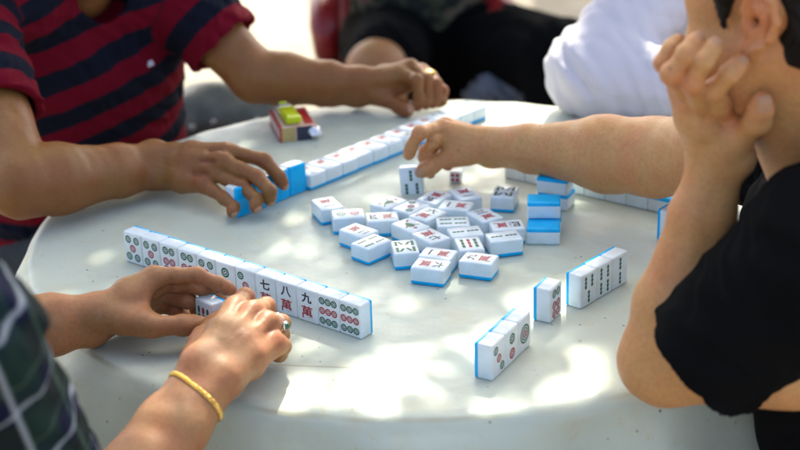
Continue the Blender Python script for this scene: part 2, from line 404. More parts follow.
# ---------------------------------------------------------------- mahjong tiles
TW, TH, TD, TB = 31.0, 41.0, 21.6, 4.8
def rbox(x0, x1, y0, y1, z0, z1, bev_lo, bev_hi, name):
    """box whose rounded edges differ at its bottom and its top"""
    bm = bmesh.new(); bmesh.ops.create_cube(bm, size=1)
    for v in bm.verts: v.co = ((x0+x1)/2+v.co.x*(x1-x0), (y0+y1)/2+v.co.y*(y1-y0), (z0+z1)/2+v.co.z*(z1-z0))
    up = [e for e in bm.edges if all(v.co.z > (z0+z1)/2 for v in e.verts)]; lo = [e for e in bm.edges if all(v.co.z < (z0+z1)/2 for v in e.verts)]
    side = [e for e in bm.edges if e not in up and e not in lo]
    sel = side+(up if bev_hi else [])+(lo if bev_lo else [])
    bmesh.ops.bevel(bm, geom=sel, offset=2.4, segments=4, profile=.5, affect='EDGES')
    bmesh.ops.scale(bm, vec=(.001,)*3, verts=bm.verts)
    me = bpy.data.meshes.new(name); bm.to_mesh(me); bm.free()
    me.polygons.foreach_set('use_smooth', [True]*len(me.polygons))
    try: me.set_sharp_from_angle(angle=math.radians(50))
    except Exception: pass
    return me
ME_FRONT = rbox(-TW/2, TW/2, -TH/2, TH/2, TB, TD, False, True, 'front'); ME_FRONT.materials.append(IVORY)
ME_BACK = rbox(-TW/2, TW/2, -TH/2, TH/2, 0, TB, True, False, 'back'); ME_BACK.materials.append(BLUE)
_gl = {}
def glyph(ch):
    if ch not in _gl:
        c = bpy.data.curves.new('g', 'FONT'); c.body = ch; c.size = 1; c.resolution_u = 3; c.offset = .019 if ch == '萬' else .034; c.align_x = 'CENTER'
        o = bpy.data.objects.new('g', c); COL.objects.link(o); bpy.context.view_layer.update()
        me = bpy.data.meshes.new_from_object(o.evaluated_get(bpy.context.evaluated_depsgraph_get()))
        vs = np.array([v.co[:2] for v in me.vertices]); fs = [tuple(p.vertices) for p in me.polygons]
        lo, hi = vs.min(0), vs.max(0); _gl[ch] = (vs, fs, lo, hi)
        bpy.data.objects.remove(o); bpy.data.curves.remove(c); bpy.data.meshes.remove(me)
    return _gl[ch]
class Mark:
    def __init__(s): s.v = []; s.f = []; s.m = []
    def poly(s, pts, mi, faces=None):
        n = len(s.v); s.v += [(x, y, TD+.06) for x, y in pts]
        fs = faces or [tuple(range(len(pts)))]; s.f += [tuple(i+n for i in f) for f in fs]; s.m += [mi]*len(fs)
    def text(s, ch, cx, cy, hx, hy, mi):
        vs, fs, lo, hi = glyph(ch); q = (vs-(lo+hi)/2)/(hi-lo)*[hx, hy]+[cx, cy]; s.poly(q.tolist(), mi, fs)
    def ring(s, cx, cy, r0, r1, mi, n=24):
        p = []
        for k in range(n): a = 2*math.pi*k/n; p += [(cx+r0*math.cos(a), cy+r0*math.sin(a)), (cx+r1*math.cos(a), cy+r1*math.sin(a))]
        s.poly(p, mi, [(2*k, 2*k+1, (2*k+3) % (2*n), (2*k+2) % (2*n)) for k in range(n)])
    def dot(s, cx, cy, r, mi, mid=None):
        s.ring(cx, cy, r*.62, r, mi); s.ring(cx, cy, r*.22, r*.48, mi if mid is None else mid, 16)
    def stick(s, cx, cy, L, w_, mi):
        n = 3; h = L/n
        for k in range(n):
            y = cy-L/2+h*(k+.5); s.poly([(cx+w_/2*x, y+h*.5*yy) for x, yy in ((-.55, -.94), (.55, -.94), (1, -.5), (1, .5), (.55, .94), (-.55, .94), (-1, .5), (-1, -.5))], mi)
    def line(s, pts, w_, mi):
        for a, b in zip(pts, pts[1:]):
            a = np.array(a); b = np.array(b); t = (b-a)/np.linalg.norm(b-a); q = np.array([-t[1], t[0]])*w_/2; e = t*w_*.3
            s.poly([tuple(a-q), tuple(a+q), tuple(b-e+q), tuple(b-e-q)], mi)
G_, R_, I_ = 0, 1, 2
NUM = {1: '一', 2: '二', 3: '三', 4: '四', 5: '五', 6: '六', 7: '七', 8: '八', 9: '九'}
_mk = {}
def marking(kind):
    if kind in _mk: return _mk[kind]
    m = Mark(); k, n = kind[:3], kind[3:]
    if k == 'wan':
        n = int(n); hy = {1: 2.2, 2: 9, 3: 11}.get(n, 12.5)
        m.text(NUM[n], 0, 9.5, 15, hy, I_); m.text('萬', 0, -8.2, 16, 15.5, R_)
    elif k == 'dot':
        n = int(n)
        if n == 1: m.ring(0, 0, 8.8, 11, G_, 32); m.ring(0, 0, 5.8, 7.6, G_, 28); m.dot(0, 0, 4.6, R_)
        if n == 2: m.dot(0, 8.5, 6.2, G_); m.dot(0, -8.5, 6.2, R_)
        if n == 3: m.dot(-7, 11, 4.9, G_); m.dot(0, 0, 4.9, R_); m.dot(7, -11, 4.9, G_)
        if n == 5:
            for x in (-7, 7):
                for y in (-11, 11): m.dot(x, y, 5, G_)
            m.dot(0, 0, 5, R_)
        if n == 6:
            for x in (-5.2, 5.2):
                m.dot(x, 12, 5, G_); m.dot(x, -2, 5, R_); m.dot(x, -12.4, 5, R_)
        if n == 9:
            for y, c in ((12, G_), (0, R_), (-12, G_)):
                for x in (-8.8, 0, 8.8): m.dot(x, y, 4.35, c)
    elif k == 'bam':
        n = int(n)
        if n == 2: m.stick(0, 9, 15, 4, G_); m.stick(0, -9, 15, 4, G_)
        if n == 3:
            for x in (-8, 0, 8): m.stick(x, 0, 26, 4.2, R_ if x == 0 else G_)
        if n == 30: m.stick(-6, 9, 15, 3.8, G_); m.stick(6, 9, 15, 3.8, G_); m.stick(0, -9, 15, 3.8, G_)
        if n == 31: m.stick(0, 9, 15, 3.8, G_); m.stick(-7, -9, 15, 3.8, G_); m.stick(7, -9, 15, 3.8, G_)
        if n == 4:
            for x in (-6.5, 6.5):
                for y in (-9, 9): m.stick(x, y, 15, 3.8, G_)
        if n == 8:
            for sg in (1, -1):
                m.stick(-10, sg*9, 14, 4, G_); m.stick(10, sg*9, 14, 4, G_)
                m.line([(-7, sg*14.5), (-1.6, sg*5)], 3.4, G_); m.line([(1.6, sg*5), (7, sg*14.5)], 3.4, G_)
    elif kind == 'bird':
        m.poly([(x*5+1, y*8-1) for x, y in [(math.cos(a)*(1+.2*math.sin(3*a)), math.sin(a)) for a in np.linspace(0, 6.0, 18)]], G_)
        m.poly([(-1, 9.5), (3, 8.5), (4.6, 11.5), (2.4, 14), (-.6, 13)], R_)
        for i, x in enumerate((-9, -5.5, 7.5)): m.line([(x*.35, -9.8), (x, -15.5)], 1.8, (R_, G_, G_)[i])
        m.line([(-5.2, 2), (-10, 7)], 2.2, G_); m.line([(6.8, 0), (10.5, 5)], 2.0, R_)
    me = bpy.data.meshes.new('marking')
    me.from_pydata([(x/1000, y/1000, z/1000) for x, y, z in m.v], [], m.f)
    for c in (GREEN, RED, INK): me.materials.append(c)
    me.polygons.foreach_set('material_index', m.m); me.update(); _mk[kind] = me
    return me
def tile(kind, org, Y, Z, label, group=None):
    """org: centre of the blue back's outer face; Y: up of its writing; Z: the way its face looks"""
    Z = nrm(Z); Y = np.asarray(Y, float); Y = nrm(Y-Z*np.dot(Y, Z)); X = np.cross(Y, Z)
    r = bpy.data.objects.new('mahjong_tile', None); COL.objects.link(r); r.empty_display_size = .01
    M = Matrix.Identity(4)
    for i in range(3): M[i][0], M[i][1], M[i][2] = X[i], Y[i], Z[i]
    M.translation = m3(org); r.matrix_world = M
    tag(r, label, 'mahjong tile', group)
    link('front', ME_FRONT, r); link('back', ME_BACK, r)
    if kind: link('marking', marking(kind), r)
    return r
UP = V(0, 0, 1)
def dirs(a): return V(math.cos(a), math.sin(a), 0), V(-math.sin(a), math.cos(a), 0)
# the near-left player's row, standing
a = math.radians(-38.82); A, B = dirs(a); O = V(-337.2, 1840.6, 0); GA = 'tiles standing in the front left row'
rowA = [('dot5', 'five dot tile standing at the left end of the front row'), ('dot5', 'five dot tile standing second from the left end of the front row'),
        ('dot6', 'tile third from the left of the front row, green dots over red ones'), ('dot6', 'fourth tile from the left of the front row, lower dots behind a finger'),
        ('dot5', 'fifth tile from the left of the front row, two green dots just above the finger'), ('dot2', 'sixth tile from the left of the front row, one large green dot showing'),
        ('dot3', 'seventh tile of the front row, a green dot above a red one beside the fingertip'), ('wan7', 'tile with the black numeral seven standing above the knuckles'),
        ('wan8', 'tile with the black numeral eight and a red character, right of the ringed hand'), ('wan9', 'tile with the black numeral nine standing left of the two nine dot tiles'),
        ('dot9', 'nine dot tile standing next to the last of the front row'), ('dot9', 'nine dot tile standing at the right end of the front row')]
for k, (kd, lb) in enumerate(rowA):
    j = random.uniform(-.4, .4)
    tile(kd, O+A*((k+.5)*31.12)+B*(TD+j)+UP*(TH/2+.2), UP, -B+A*random.uniform(-.006, .006), lb, GA)
def standing_row(x, y, deg, kinds, labels, group):
    A, B = dirs(math.radians(deg))
    for k, (kd, lb) in enumerate(zip(kinds, labels)):
        tile(kd, V(x, y, 0)+A*((k+.5)*31.2)+B*(TD+random.uniform(-.8, .8))+UP*(TH/2+.2), UP, -B, lb, group)
standing_row(90.1, 1502, 59.8, ['dot3', 'dot2', 'dot1'], ['three dot tile nearest the camera in the sunlit front trio', 'two dot tile standing in the middle of the sunlit front trio', 'one dot tile with a large ring, farthest of the sunlit front trio'], 'standing tiles on the right')
standing_row(163.5, 1631.4, 60.5, ['dot6'], ['tile standing alone between the two right hand trios, green dots over red'], 'standing tiles on the right')
standing_row(199.9, 1665, 47.5, ['bam30', 'bam4', 'bam2'], ['bamboo tile with two sticks over one, nearest of the far right trio', 'bamboo tile with four green sticks, middle of the far right trio', 'shaded bamboo tile with two sticks end to end, farthest of the right trio'], 'standing tiles on the right')
A4, B4 = dirs(math.radians(48))
standing_row(*(V(315, 1856, 0)-B4*TD)[:2], 48, ['wan2'], ['tile standing half hidden behind the upright forearm'], 'standing tiles on the right')
# the discards in the middle
GP = 'loose face up tiles in the middle of the table'
pile = [(-93.0, 1957.0, 291.6, 'wan1', 'face up tile lying farthest left of the loose pile'), (-65.3, 1919.6, 185.9, 'dot2', 'face up two dot tile with one green and one red dot side by side'),
 (-51.2, 1865.0, 316.3, 'wan2', 'face up character tile lying against the four stick tile at the left of the pile'), (-35.7, 1828.3, 44.6, 'bam4', 'face up four stick bamboo tile at the front left edge of the pile'),
 (5.1, 1809.7, 96.6, 'bam8', 'face up eight bamboo tile with a green zigzag at the front of the pile'), (-22.2, 1906.3, 184.5, 'wan4', 'face up character tile lying right of the two dot tile'),
 (-13.4, 1954.1, 46.1, 'bird', 'face up bird tile at the far left of the pile below the reaching fingers'), (14.3, 1936.5, 48.4, 'dot3', 'face up three dot tile lying under the tile being picked up'),
 (34.8, 1911.2, 50.0, 'wan6', 'face up pink character tile in the centre of the pile behind the seven'), (44.9, 1967.6, 236.7, 'wan5', 'face up character tile lying right behind the lifted tile'),
 (86.3, 1976.1, 288.7, 'wan1', 'face up character tile at the far right of the pile, nearest the die'), (72.2, 1936.5, 161.2, 'wan1', 'face up character tile below the far right one, its single black stroke at the left'),
 (106.9, 1902.2, 119.0, 'wan3', 'face up character tile turned diagonally at the right of the pile'), (65.9, 1883.2, 182.0, 'bam4', 'face up four stick bamboo tile in the middle of the pile'),
 (13.0, 1876.1, 309.7, 'bird', 'face up bird tile in the left middle of the pile behind the eight bamboo'), (37.3, 1840.9, 305.4, 'wan7', 'face up seven character tile in the middle of the pile'),
 (80.0, 1850.7, 190.8, 'bam2', 'face up two stick bamboo tile just behind the three stick tile'), (82.6, 1813.0, 97.3, 'bam3', 'face up tile with two green sticks and one red stick'),
 (132.3, 1866.8, 6.9, 'wan4', 'face up character tile at the right edge of the pile beside the blue stack'), (126.0, 1832.6, 191.4, 'bam2', 'face up two stick bamboo tile at the front right of the pile'),
 (44.0, 1787.0, 159.1, 'wan1', 'face up character tile lying directly behind the nearest tile of the pile'), (34.6, 1756.3, 340.5, 'wan6', 'face up character tile nearest the camera in the loose pile'),
 (91.8, 1769.2, 158.5, 'wan9', 'face up nine character tile at the front right of the pile'), (137.3, 1978.0, 75.5, 'bam8', 'face up eight bamboo tile lying apart behind the pile')]
for x, y, an, kd, lb in pile:
    t = math.radians(an); tile(kd, V(x, y, .2), V(math.cos(t), math.sin(t), 0), UP+V(random.uniform(-.01, .01), random.uniform(-.01, .01), 0), lb, GP)
p = pz(417, 173, 33); p = py(413, 184, p[1]+10); tile('bam31', p+V(0, 21, 0), V(-.07, .12, 1), V(-.10, -1, .12), 'bamboo tile being lifted upright by the reaching hand', None)
# the left player's wall, lying face up
A, B = dirs(math.radians(47.0)); O = V(-118.7, 2055.1, 0)
ords = ['first', 'second', 'third', 'fourth', 'fifth', 'sixth', 'seventh', 'eighth', 'ninth', 'tenth', 'eleventh', 'twelfth', 'thirteenth', 'fourteenth']
kb = ['wan3', 'wan2', 'wan3', 'wan2', 'wan2', 'wan3', 'wan4', 'wan5', 'dot2', 'bam4', 'bam2', 'bam8']
for k, kd in enumerate(kb):
    lb = f'tile in the long face up far row, {ords[k]} from the blue backed tiles'
    tile(kd, O+A*((k+.5)*31.1)+B*(20+random.uniform(-.7, .7))+UP*.2, -B, UP, lb, 'face up tiles in the long far row')
# blue backs under the left player's hand
A, B = dirs(math.radians(47.2)); O = V(-209, 1965, 0)
for k, lb in enumerate(['blue backed tile standing at the near end under the curled little finger', 'blue backed tile second from the near end, under the ring finger', 'blue backed tile third from the near end, behind the middle fingertip', 'blue backed tile at the far end of its row, touching the index fingertip']):
    tile('wan5', O+A*((k+.5)*31.6)+B*random.uniform(-1, 1)+UP*(TH/2+.2), UP, B, lb, 'blue backed tiles held by the left player')
# the far right wall, lying face down
A, B = dirs(math.radians(-36.75)); O = V(244, 2007.2, 0)
for k in range(-4, 5):
    lb = f'face down tile in the far right wall, {ords[k+4]} from its left end'
    tile('wan4', O+A*((k+.5)*31.1)+B*(20+random.uniform(-.6, .6))+UP*(TD+.2), B, -UP, lb, 'face down tiles in the far right wall')
# the blue topped stack by the pile
A, B = dirs(math.radians(-6.5)); O = V(155.5, 1852, 0)
def down(c, z, a_deg, lb): A_, B_ = dirs(math.radians(a_deg)); tile('dot5', c+UP*(z+TD+.2), A_, -UP, lb, 'blue topped tiles stacked beside the pile')
down(O+A*20+B*15.5, 0, -6.5, 'single face down tile at the near end of the blue topped stack')
down(O+A*21+B*47.5, 0, -6.5, 'lower tile of the middle blue topped pair beside the pile'); down(O+A*19.5+B*46.5, TD+.2, -5, 'upper tile of the middle blue topped pair beside the pile')
c3 = pz(563, 207, 0)
down(c3+V(-8, 6, 0), 0, -27, 'lower tile of the farthest blue topped pair beside the pile'); down(c3+V(-10, 4, 0), TD+.2, -24, 'upper tile of the farthest blue topped pair, its top catching the light')
# the tile between the two near hands
tile('bam3', pz(221, 338, 0)+V(-2, 20, 21), V(-.05, 0, 1), V(-.74, -.66, .05), 'single tile pinched between the two hands of the near left player')

# ---------------------------------------------------------------- die, cigarettes, lighter
def die():
    p = pz(456.5, 183, 0); t = empty('die', (p[0], p[1]+7, 0), 'small white die with four red dots behind the loose pile', 'die'); o = (p[0], p[1]+7, 0); h = 7.8
    A, B = dirs(math.radians(-14)); R = np.array([A, B, UP]).T
    b = MB(); b.box(V(*o)+UP*(h+.2), (2*h,)*3, R); b.build('cube', IVORY, o, t, bevel=1.8, seg=3)
    def pips(n, u, face, m, spots, r):
        q = MB()
        for x, y in spots:
            c = V(*o)+UP*(h+.2)+face*(h+.08)+u*x+UP*y
            q.add([c+(u*math.cos(k*math.pi/6)+UP*math.sin(k*math.pi/6))*r for k in range(12)], [tuple(range(12))])
        q.build('pips', m, o, t, smooth=False)
    pips(4, A, -B, mat('die_red', (.55, .02, .02), rough=.4), [(x, y) for x in (-3.2, 3.2) for y in (-3.2, 3.2)], 2.5)
    pips(3, B, A, INK, [(-3, 3), (0, 0), (3, -3)], 1.5)
die()
def cigarettes():
    c0 = pz(280.3, 143, 0); c1 = pz(256.3, 113.7, 22); c2 = pz(316, 139, 0)
    Ax = nrm(V(c2[0]-c0[0], c2[1]-c0[1], 0)); Ay = V(-Ax[1], Ax[0], 0); L, W_, H = 86, 55, 22
    o = tuple(c0+Ax*W_/2+Ay*L/2)
    t = empty('cigarette_pack', o, 'red and white cigarette pack with a gold and navy end, torn foil at its corner', 'cigarette pack')
    R = np.array([Ax, Ay, UP]).T; ct = V(*o)+UP*(H/2+.2)
    wh = mat('card_white', (.66, .60, .55), rough=.35, noise=.25, nscale=30, ncol=(.72, .38, .30)); rd = mat('card_red', (.45, .015, .02), rough=.35)
    gd = mat('card_gold', (.58, .43, .16), rough=.35, noise=.2, nscale=80); nv = mat('card_navy', (.02, .025, .05), rough=.35); fo = mat('foil', (.8, .8, .82), rough=.25, metal=.9, bump=1, bscale=200)
    b = MB(); b.box(ct, (W_, L, H), R); b.build('box', wh, o, t, bevel=.8, smooth=False)
    b = MB(); b.box(ct-Ay*(L/2+.1)-Ax*(W_/4+2), (W_/2-5, .5, H-.6), R); b.build('end_flap', gd, o, t, smooth=False)
    b = MB(); b.box(ct-Ay*(L/2+.1)+Ax*(W_/4-5), (W_/2-5, .5, H-.6), R); b.build('end_flap', nv, o, t, smooth=False)
    b = MB()
    for s in (-1, 1): b.box(ct+UP*(s*(H/2-2.2))-Ax*(W_/2+.1), (.4, L-1, 3.6), R)
    b.box(ct+UP*(H/2+.1)-Ax*(W_/2-2.4), (4, L-1, .4), R); b.box(ct+UP*(H/2+.1)+Ax*(W_/2-9), (13, L-16, .4), R); b.box(ct-Ay*(L/2+.15)-Ax*(W_/2-1.6), (3, .7, H-.5), R); b.build('stripe', rd, o, t, smooth=False)
    b = MB(); b.box(ct+UP*(H/2+.2)-Ax*(W_/2-13), (8, L-18, .3), R); b.build('stripe', gd, o, t, smooth=False)
    s = Soft(); c = ct-Ay*(L/2-2)+Ax*(W_/2-4); s.group([E(c, (10, 8, 9)), E(c+Ax*5-UP*4-Ay*3, (7, 7, 5)), E(c-Ay*7-UP*3, (6, 5, 4))], 3); s.noise = wob(2.6, 5, 4)
    v, f = s.mesh(1.2); mesh_np('torn_foil', v, f, fo, o, parent=t)
    # lighter
    l0 = pz(281, 103, H+8); l1 = pz(296, 122, H+8); d = nrm(V(l1[0]-l0[0], l1[1]-l0[1], 0)); q = V(-d[1], d[0], 0); lc = (l0+l1)/2; lc[2] = H+.6; o2 = tuple(lc)
    yl = mat('yellow_clear_plastic', (.66, .76, .01), rough=.12, trans=.2, sss=.0); yl.node_tree.nodes['Principled BSDF'].inputs['IOR'].default_value = 1.4
    t = empty('cigarette_lighter', o2, 'translucent yellow green lighter lying on the cigarette pack', 'lighter'); R = np.array([q, d, UP]).T
    b = MB(); b.box(lc+UP*6.2+d*9, (24, 56, 12), R); b.build('body', yl, o2, t, bevel=4.5, seg=4)
    b = MB(); b.box(lc+UP*6.2-d*26, (22, 15, 11), R); b.build('metal_hood', mat('brushed', (.75, .78, .8), rough=.25, metal=.8), o2, t, bevel=3, seg=3)
    b = MB(); b.box(lc+UP*9.2-d*35, (12, 6, 8), R); b.build('button', yl, o2, t, bevel=2)
cigarettes()
# @@PEOPLE@@
# ---------------------------------------------------------------- the tree overhead (it stands beyond the frame and gives the dappled shade)
def to_plane(p, z): p = np.asarray(p, float); s_ = np.array(sd); return p-s_*((p[2]-z)/s_[2])
LIT = []                            # gaps in the crown: centre on the table plane, radii, how open
def gap(u, v, z, rx, ry, k=1.): p = to_plane(pz(u, v, z), 0); LIT.append((p[0], p[1], rx*1.25, ry*1.3, k if k > 1.5 else min(1.05, k*1.05)))
gap(430, 392, 0, 150, 60, 1); gap(565, 372, 0, 120, 85, 1); gap(330, 402, 0, 70, 34, 1); gap(610, 320, 0, 75, 60, .95); gap(430, 350, 0, 80, 26, .6); gap(690, 350, 0, 90, 60, .8)
gap(600, 222, 0, 75, 60, .7); gap(520, 110, 0, 90, 70, 1); gap(395, 172, 0, 50, 50, .5); gap(500, 290, 0, 55, 28, .8); gap(480, 165, 0, 60, 70, .5); gap(322, 346, 0, 34, 22, .6)
gap(470, 440, -20, 170, 34, .7); gap(300, 436, -20, 70, 26, .5); gap(205, 408, 46, 56, 34, 1); gap(262, 325, 66, 24, 20, .25)
def person_gap(x, y, z, rx, ry, k=1.): p = to_plane(V(x, y, z), 0); LIT.append((p[0], p[1], rx, ry, k))
person_gap(300, 2390, 90, 200, 150, 2); person_gap(480, 2560, 200, 120, 90, .8); person_gap(300, 2080, 110, 200, 45, .9)
def tree():
    rs = np.random.RandomState(11); base = (900, 7400, -TAB)
    t = empty('shade_tree', base, 'broad leafy tree standing behind the players, its crown shading the table', 'tree')
    bark = mat('bark', (.12, .085, .06), rough=.9, noise=.4, nscale=12, bump=1, bscale=40)
    leaf = mat('leaf', (.05, .10, .02), rough=.55, noise=.4, nscale=3)
    nt_ = leaf.node_tree; tr = nt_.nodes.new('ShaderNodeBsdfTranslucent'); tr.inputs[0].default_value = (.12, .22, .03, 1)
    ms = nt_.nodes.new('ShaderNodeMixShader'); ms.inputs[0].default_value = .3; nt_.links.new(nt_.nodes['Principled BSDF'].outputs[0], ms.inputs[1]); nt_.links.new(tr.outputs[0], ms.inputs[2])
    nt_.links.new(ms.outputs[0], nt_.nodes['Material Output'].inputs[0])
    b = MB(); b.tube([V(900, 7400, -TAB-30), V(880, 7380, 200), V(820, 7300, 1400), V(700, 7150, 2500), V(560, 6900, 3400)], [260, 200, 170, 140, 90], 16)
    b.build('trunk', bark, base, t)
    ends = []
    for i in range(16):
        s0 = V(820-260*rs.rand(), 7300-400*rs.rand(), 1700+1700*rs.rand()); e = V(rs.uniform(-1600, 1800), rs.uniform(3300, 7600), rs.uniform(2400, 3500)); m_ = (s0+e)/2+V(0, 0, 350)
        q = MB(); pts = [s0*(1-x)**2+m_*2*x*(1-x)+e*x*x for x in np.linspace(0, 1, 9)]; q.tube(pts, np.linspace(75, 14, 9), 8); q.build('limb', bark, base, t); ends.append(pts)
    rs2 = np.random.RandomState(5); K = [(rs2.randn(2), rs2.rand()*6.28) for _ in range(8)]
    def noise2(x, y, wl): return sum(np.sin((x*k[0]+y*k[1])/wl*3+f) for k, f in K)/4
    V_, F_ = [], []
    def leafat(c, sz):
        n_ = nrm(rs.randn(3)+V(0, 0, 1.2)); a = nrm(np.cross(n_, rs.randn(3))); b_ = np.cross(n_, a); k = len(V_)
        for x, y, z in ((-1, 0, 0), (-.35, .42, .12), (.35, .36, .1), (1, 0, -.12), (.35, -.36, .1), (-.35, -.42, .12)): V_.append(c+(a*x+b_*y+n_*z)*sz)
        F_.extend([(k, k+1, k+2, k+3), (k, k+3, k+4, k+5)])
    cnt = 0
    N_ = 42000; X = rs.uniform(-1900, 1500, N_); Yp = rs.uniform(700, 4300, N_)
    for x, y in zip(X, Yp):
        lit = 0; sure = False
        for cx, cy, rx, ry, k in LIT:
            d = ((x-cx)/rx)**2+((y-cy)/ry)**2
            if d < 2.2: lit = max(lit, .9*k*min(1, (2.2-d)/1.1)); sure = sure or (k > 1.5 and d < 1)
        if y > 2950:                 # behind the players the shade opens up
            lit = max(lit, min(1, (y-2950)/300)*(.86 if not (-250 < x < 700 and y < 4200) else .15))
        nz = noise2(x, y, 110)
        if lit > .05 and not sure: lit *= max(.15, min(1, .88-1.3*(nz*.8+.8*noise2(x-500, y+90, 42))))
        if lit < .05 and noise2(x+300, y-200, 120) > 1.0: lit = .4
        if rs.rand() < lit: continue
        h = rs.uniform(1900, 2900)
        p = V(x, y, 0)+np.array(sd)*(h/sd.z); p[:2] += rs.randn(2)*4
        leafat(p, rs.uniform(25, 44)); cnt += 1
    for i in range(9000):
        pts = ends[rs.randint(len(ends))]; p = pts[rs.randint(3, 9)]+rs.randn(3)*V(330, 330, 230)
        if p[2] < 2300: continue
        q = to_plane(p, 0)
        if 600 < q[1] < 4300 and abs(q[0]) < 1900: continue
        if p[1] < 6800 and q[1] > 4300 and rs.rand() < .6: continue
        leafat(p, rs.uniform(40, 75))
    mesh_np('crown', V_, F_, leaf, base, False, parent=t)
tree()

# ---------------------------------------------------------------- people
def jt(prev, u, v, L, z0, far=None):
    """joint seen at (u, v), about L mm from the joint before it, its height near z0"""
    best = None
    for z in np.arange(z0-28, z0+28.1, .5):
        p = pz(u, v, z); c = (np.linalg.norm(p-prev)-L)**2+.35*(z-z0)**2
        if best is None or c < best[0]: best = (c, p, z)
    return best[1]
DBG = []
def hand(S_, wr, el, M, fingers, thumb, sc=1., rw=24., rf=None, dors=None, knuck=1., web=True, nails=(0, 1, 2, 3, 4), rt=1., webk=1., kjf=7.5):
    """M: four knuckles, index first; fingers: [pip, dip, tip] each; thumb: [base, knuckle, joint, tip]; dors: towards the back of the hand"""
    wr, el = np.asarray(wr), np.asarray(el); M = [np.asarray(m) for m in M]
    fwd = nrm(sum(M)/4-wr); side = nrm(M[3]-M[0]); n = nrm(np.cross(fwd, side))
    if np.dot(n, dors) < 0: n = -n
    side = nrm(side-fwd*np.dot(side, fwd))
    ax = nrm(wr-el)
    ws = nrm(side-ax*np.dot(side, ax))
    DBG.append(('wr-M', [round(float(np.linalg.norm(m-wr))) for m in M], 'width', round(float(np.linalg.norm(M[3]-M[0])))))
    # palm
    P = []
    wpts = [wr+ws*x*sc+ax*2 for x in (-15, -5, 5, 14)]
    rm = [10.5, 10.5, 10, 9.5]
    for i in range(4):
        mid = wpts[i]*.45+M[i]*.55+n*2.5*sc
        P += [C(wpts[i], mid, rw*.60, 12.2*sc), C(mid, M[i], 12.2*sc, rm[i]*sc)]
        low = (wpts[i]*.5+M[i]*.5)-n*7*sc; P.append(C(wpts[i]-n*4*sc, low, 12*sc, 12*sc)); P.append(C(low, M[i]-n*5*sc, 12*sc, 9*sc))
    S_.group(P, 9, 16)
    # thumb
    CM, TM, TI, TT = [np.asarray(q) for q in thumb]
    d = nrm(TT-TI); TT2 = TT-d*5*sc
    Tn = [('u', [C(CM, TM, 15*sc, 11.5*sc*rt), C(TM, TI, 11.5*sc*rt, 9.6*sc*rt), E(TI, (10.4*sc*rt,)*3), C(TI, TI*.4+TT2*.6, 9.6*sc*rt, 9.8*sc*rt), C(TI*.4+TT2*.6, TT2, 9.8*sc*rt, 7.4*sc*rt)], 5)]
    S_.group(Tn, 3, 10)
    if web:
        m_ = (wr+M[0])/2
        S_.group([C(m_-n*6*sc, TM*.6+CM*.4, 11*sc*webk, 9*sc*webk), C(m_*.5+M[0]*.5-n*6*sc, TM*.75+CM*.25, 7*sc*webk, 6*sc*webk), C(wpts[0], CM, rw*.6, 13*sc)], 9, 14)
    # fingers
    R = rf or [(9.6, 8.9, 8.0, 6.6), (9.8, 9.0, 8.1, 6.7), (9.4, 8.6, 7.8, 6.4), (8.4, 7.6, 7.0, 5.8)]
    G = []; tips = []
    for i, fj in enumerate(fingers):
        if fj is None: tips.append(None); continue
        p, q, t = [np.asarray(x) for x in fj]; r = [x*sc for x in R[i]]
        DBG.append(('f%d' % i, round(float(np.linalg.norm(p-M[i]))), round(float(np.linalg.norm(q-p))), round(float(np.linalg.norm(t-q)))))
        tt = t-nrm(t-q)*4*sc
        u_ = [C(M[i], M[i]*.5+p*.5, r[0], r[0]*.97), C(M[i]*.5+p*.5, p, r[0]*.97, r[1]*1.0), E(p, (r[1]*1.07,)*3), C(p, q, r[1], r[2]), E(q, (r[2]*1.05,)*3), C(q, q*.35+tt*.65, r[2], r[2]*.98), C(q*.35+tt*.65, tt, r[2]*.98, r[3])]
        G.append(('u', u_, 3.5*sc)); tips.append((q, t, r))
        # knuckle relief, joint creases
        S_.redp += [(p, 11, .55), (t, 11, .75), (M[i]+n*9, 12, .45)]
        t1, t2, t3 = nrm(p-M[i]), nrm(q-p), nrm(t-q)
        for c, ra, ta, tb in ((p, r[1], t1, t2), (q, r[2], t2, t3)):
            bend = tb-ta
            if np.linalg.norm(bend) < .15: dv = n
            else: dv = -nrm(bend)
            lat = nrm(np.cross(ta+tb, dv)); dd = nrm(np.cross(lat, ta+tb)); dd = dd if np.dot(dd, dv) > 0 else -dd
            for k, am in ((-2.6, .45), (0, .6), (2.6, .45)):
                cc = c+dd*ra*1.02+nrm(ta+tb)*k; S_.dent(cc-lat*ra*.45, cc+lat*ra*.45, 1.0, am*.9)
            cc = c-dd*ra*.95; S_.dent(cc-lat*ra*.8, cc+lat*ra*.8, 1.3, 1.3)
        # knuckle bump and tendon
        S_.dents.append((M[i]+n*rm[i]*sc*.75, M[i]+n*rm[i]*sc*.75+fwd*1, 7.5*sc, -1.5*knuck))
        S_.dents.append((M[i]+n*rm[i]*sc, wpts[i]*.65+M[i]*.35+n*rw*.55, 2.6, -.75*knuck))
    for i in range(3):                                   # valleys between the knuckles
        c = (M[i]+M[i+1])/2+n*10*sc; S_.dents.append((c+fwd*6, c-fwd*16, 4.2, 1.5*knuck))
    S_.group(G, .8, kjf*sc)
    rs = np.random.RandomState(int(abs(wr[0]))+3)        # veins on the back of the hand
    a = wr+n*rw*.72-side*8; c1 = wr*.5+(M[1]+M[2])/2*.5+n*15*sc; c2 = M[2]*.75+wr*.25+n*12*sc; c3 = M[3]*.7+wr*.3+n*12*sc
    for x, y in ((a, c1), (c1, c2), (c1, c3), (a+side*14, c3)): S_.dents.append((x, y, 1.9, -.55))
    # wrist wrinkles on the palm side
    for k in (-3, 3): cc = wr-n*rw*.85+ax*k; S_.dent(cc-ws*14, cc+ws*14, 1.1, .9)
    S_.redp += [(TT, 12, .7), (TM, 12, .35)]
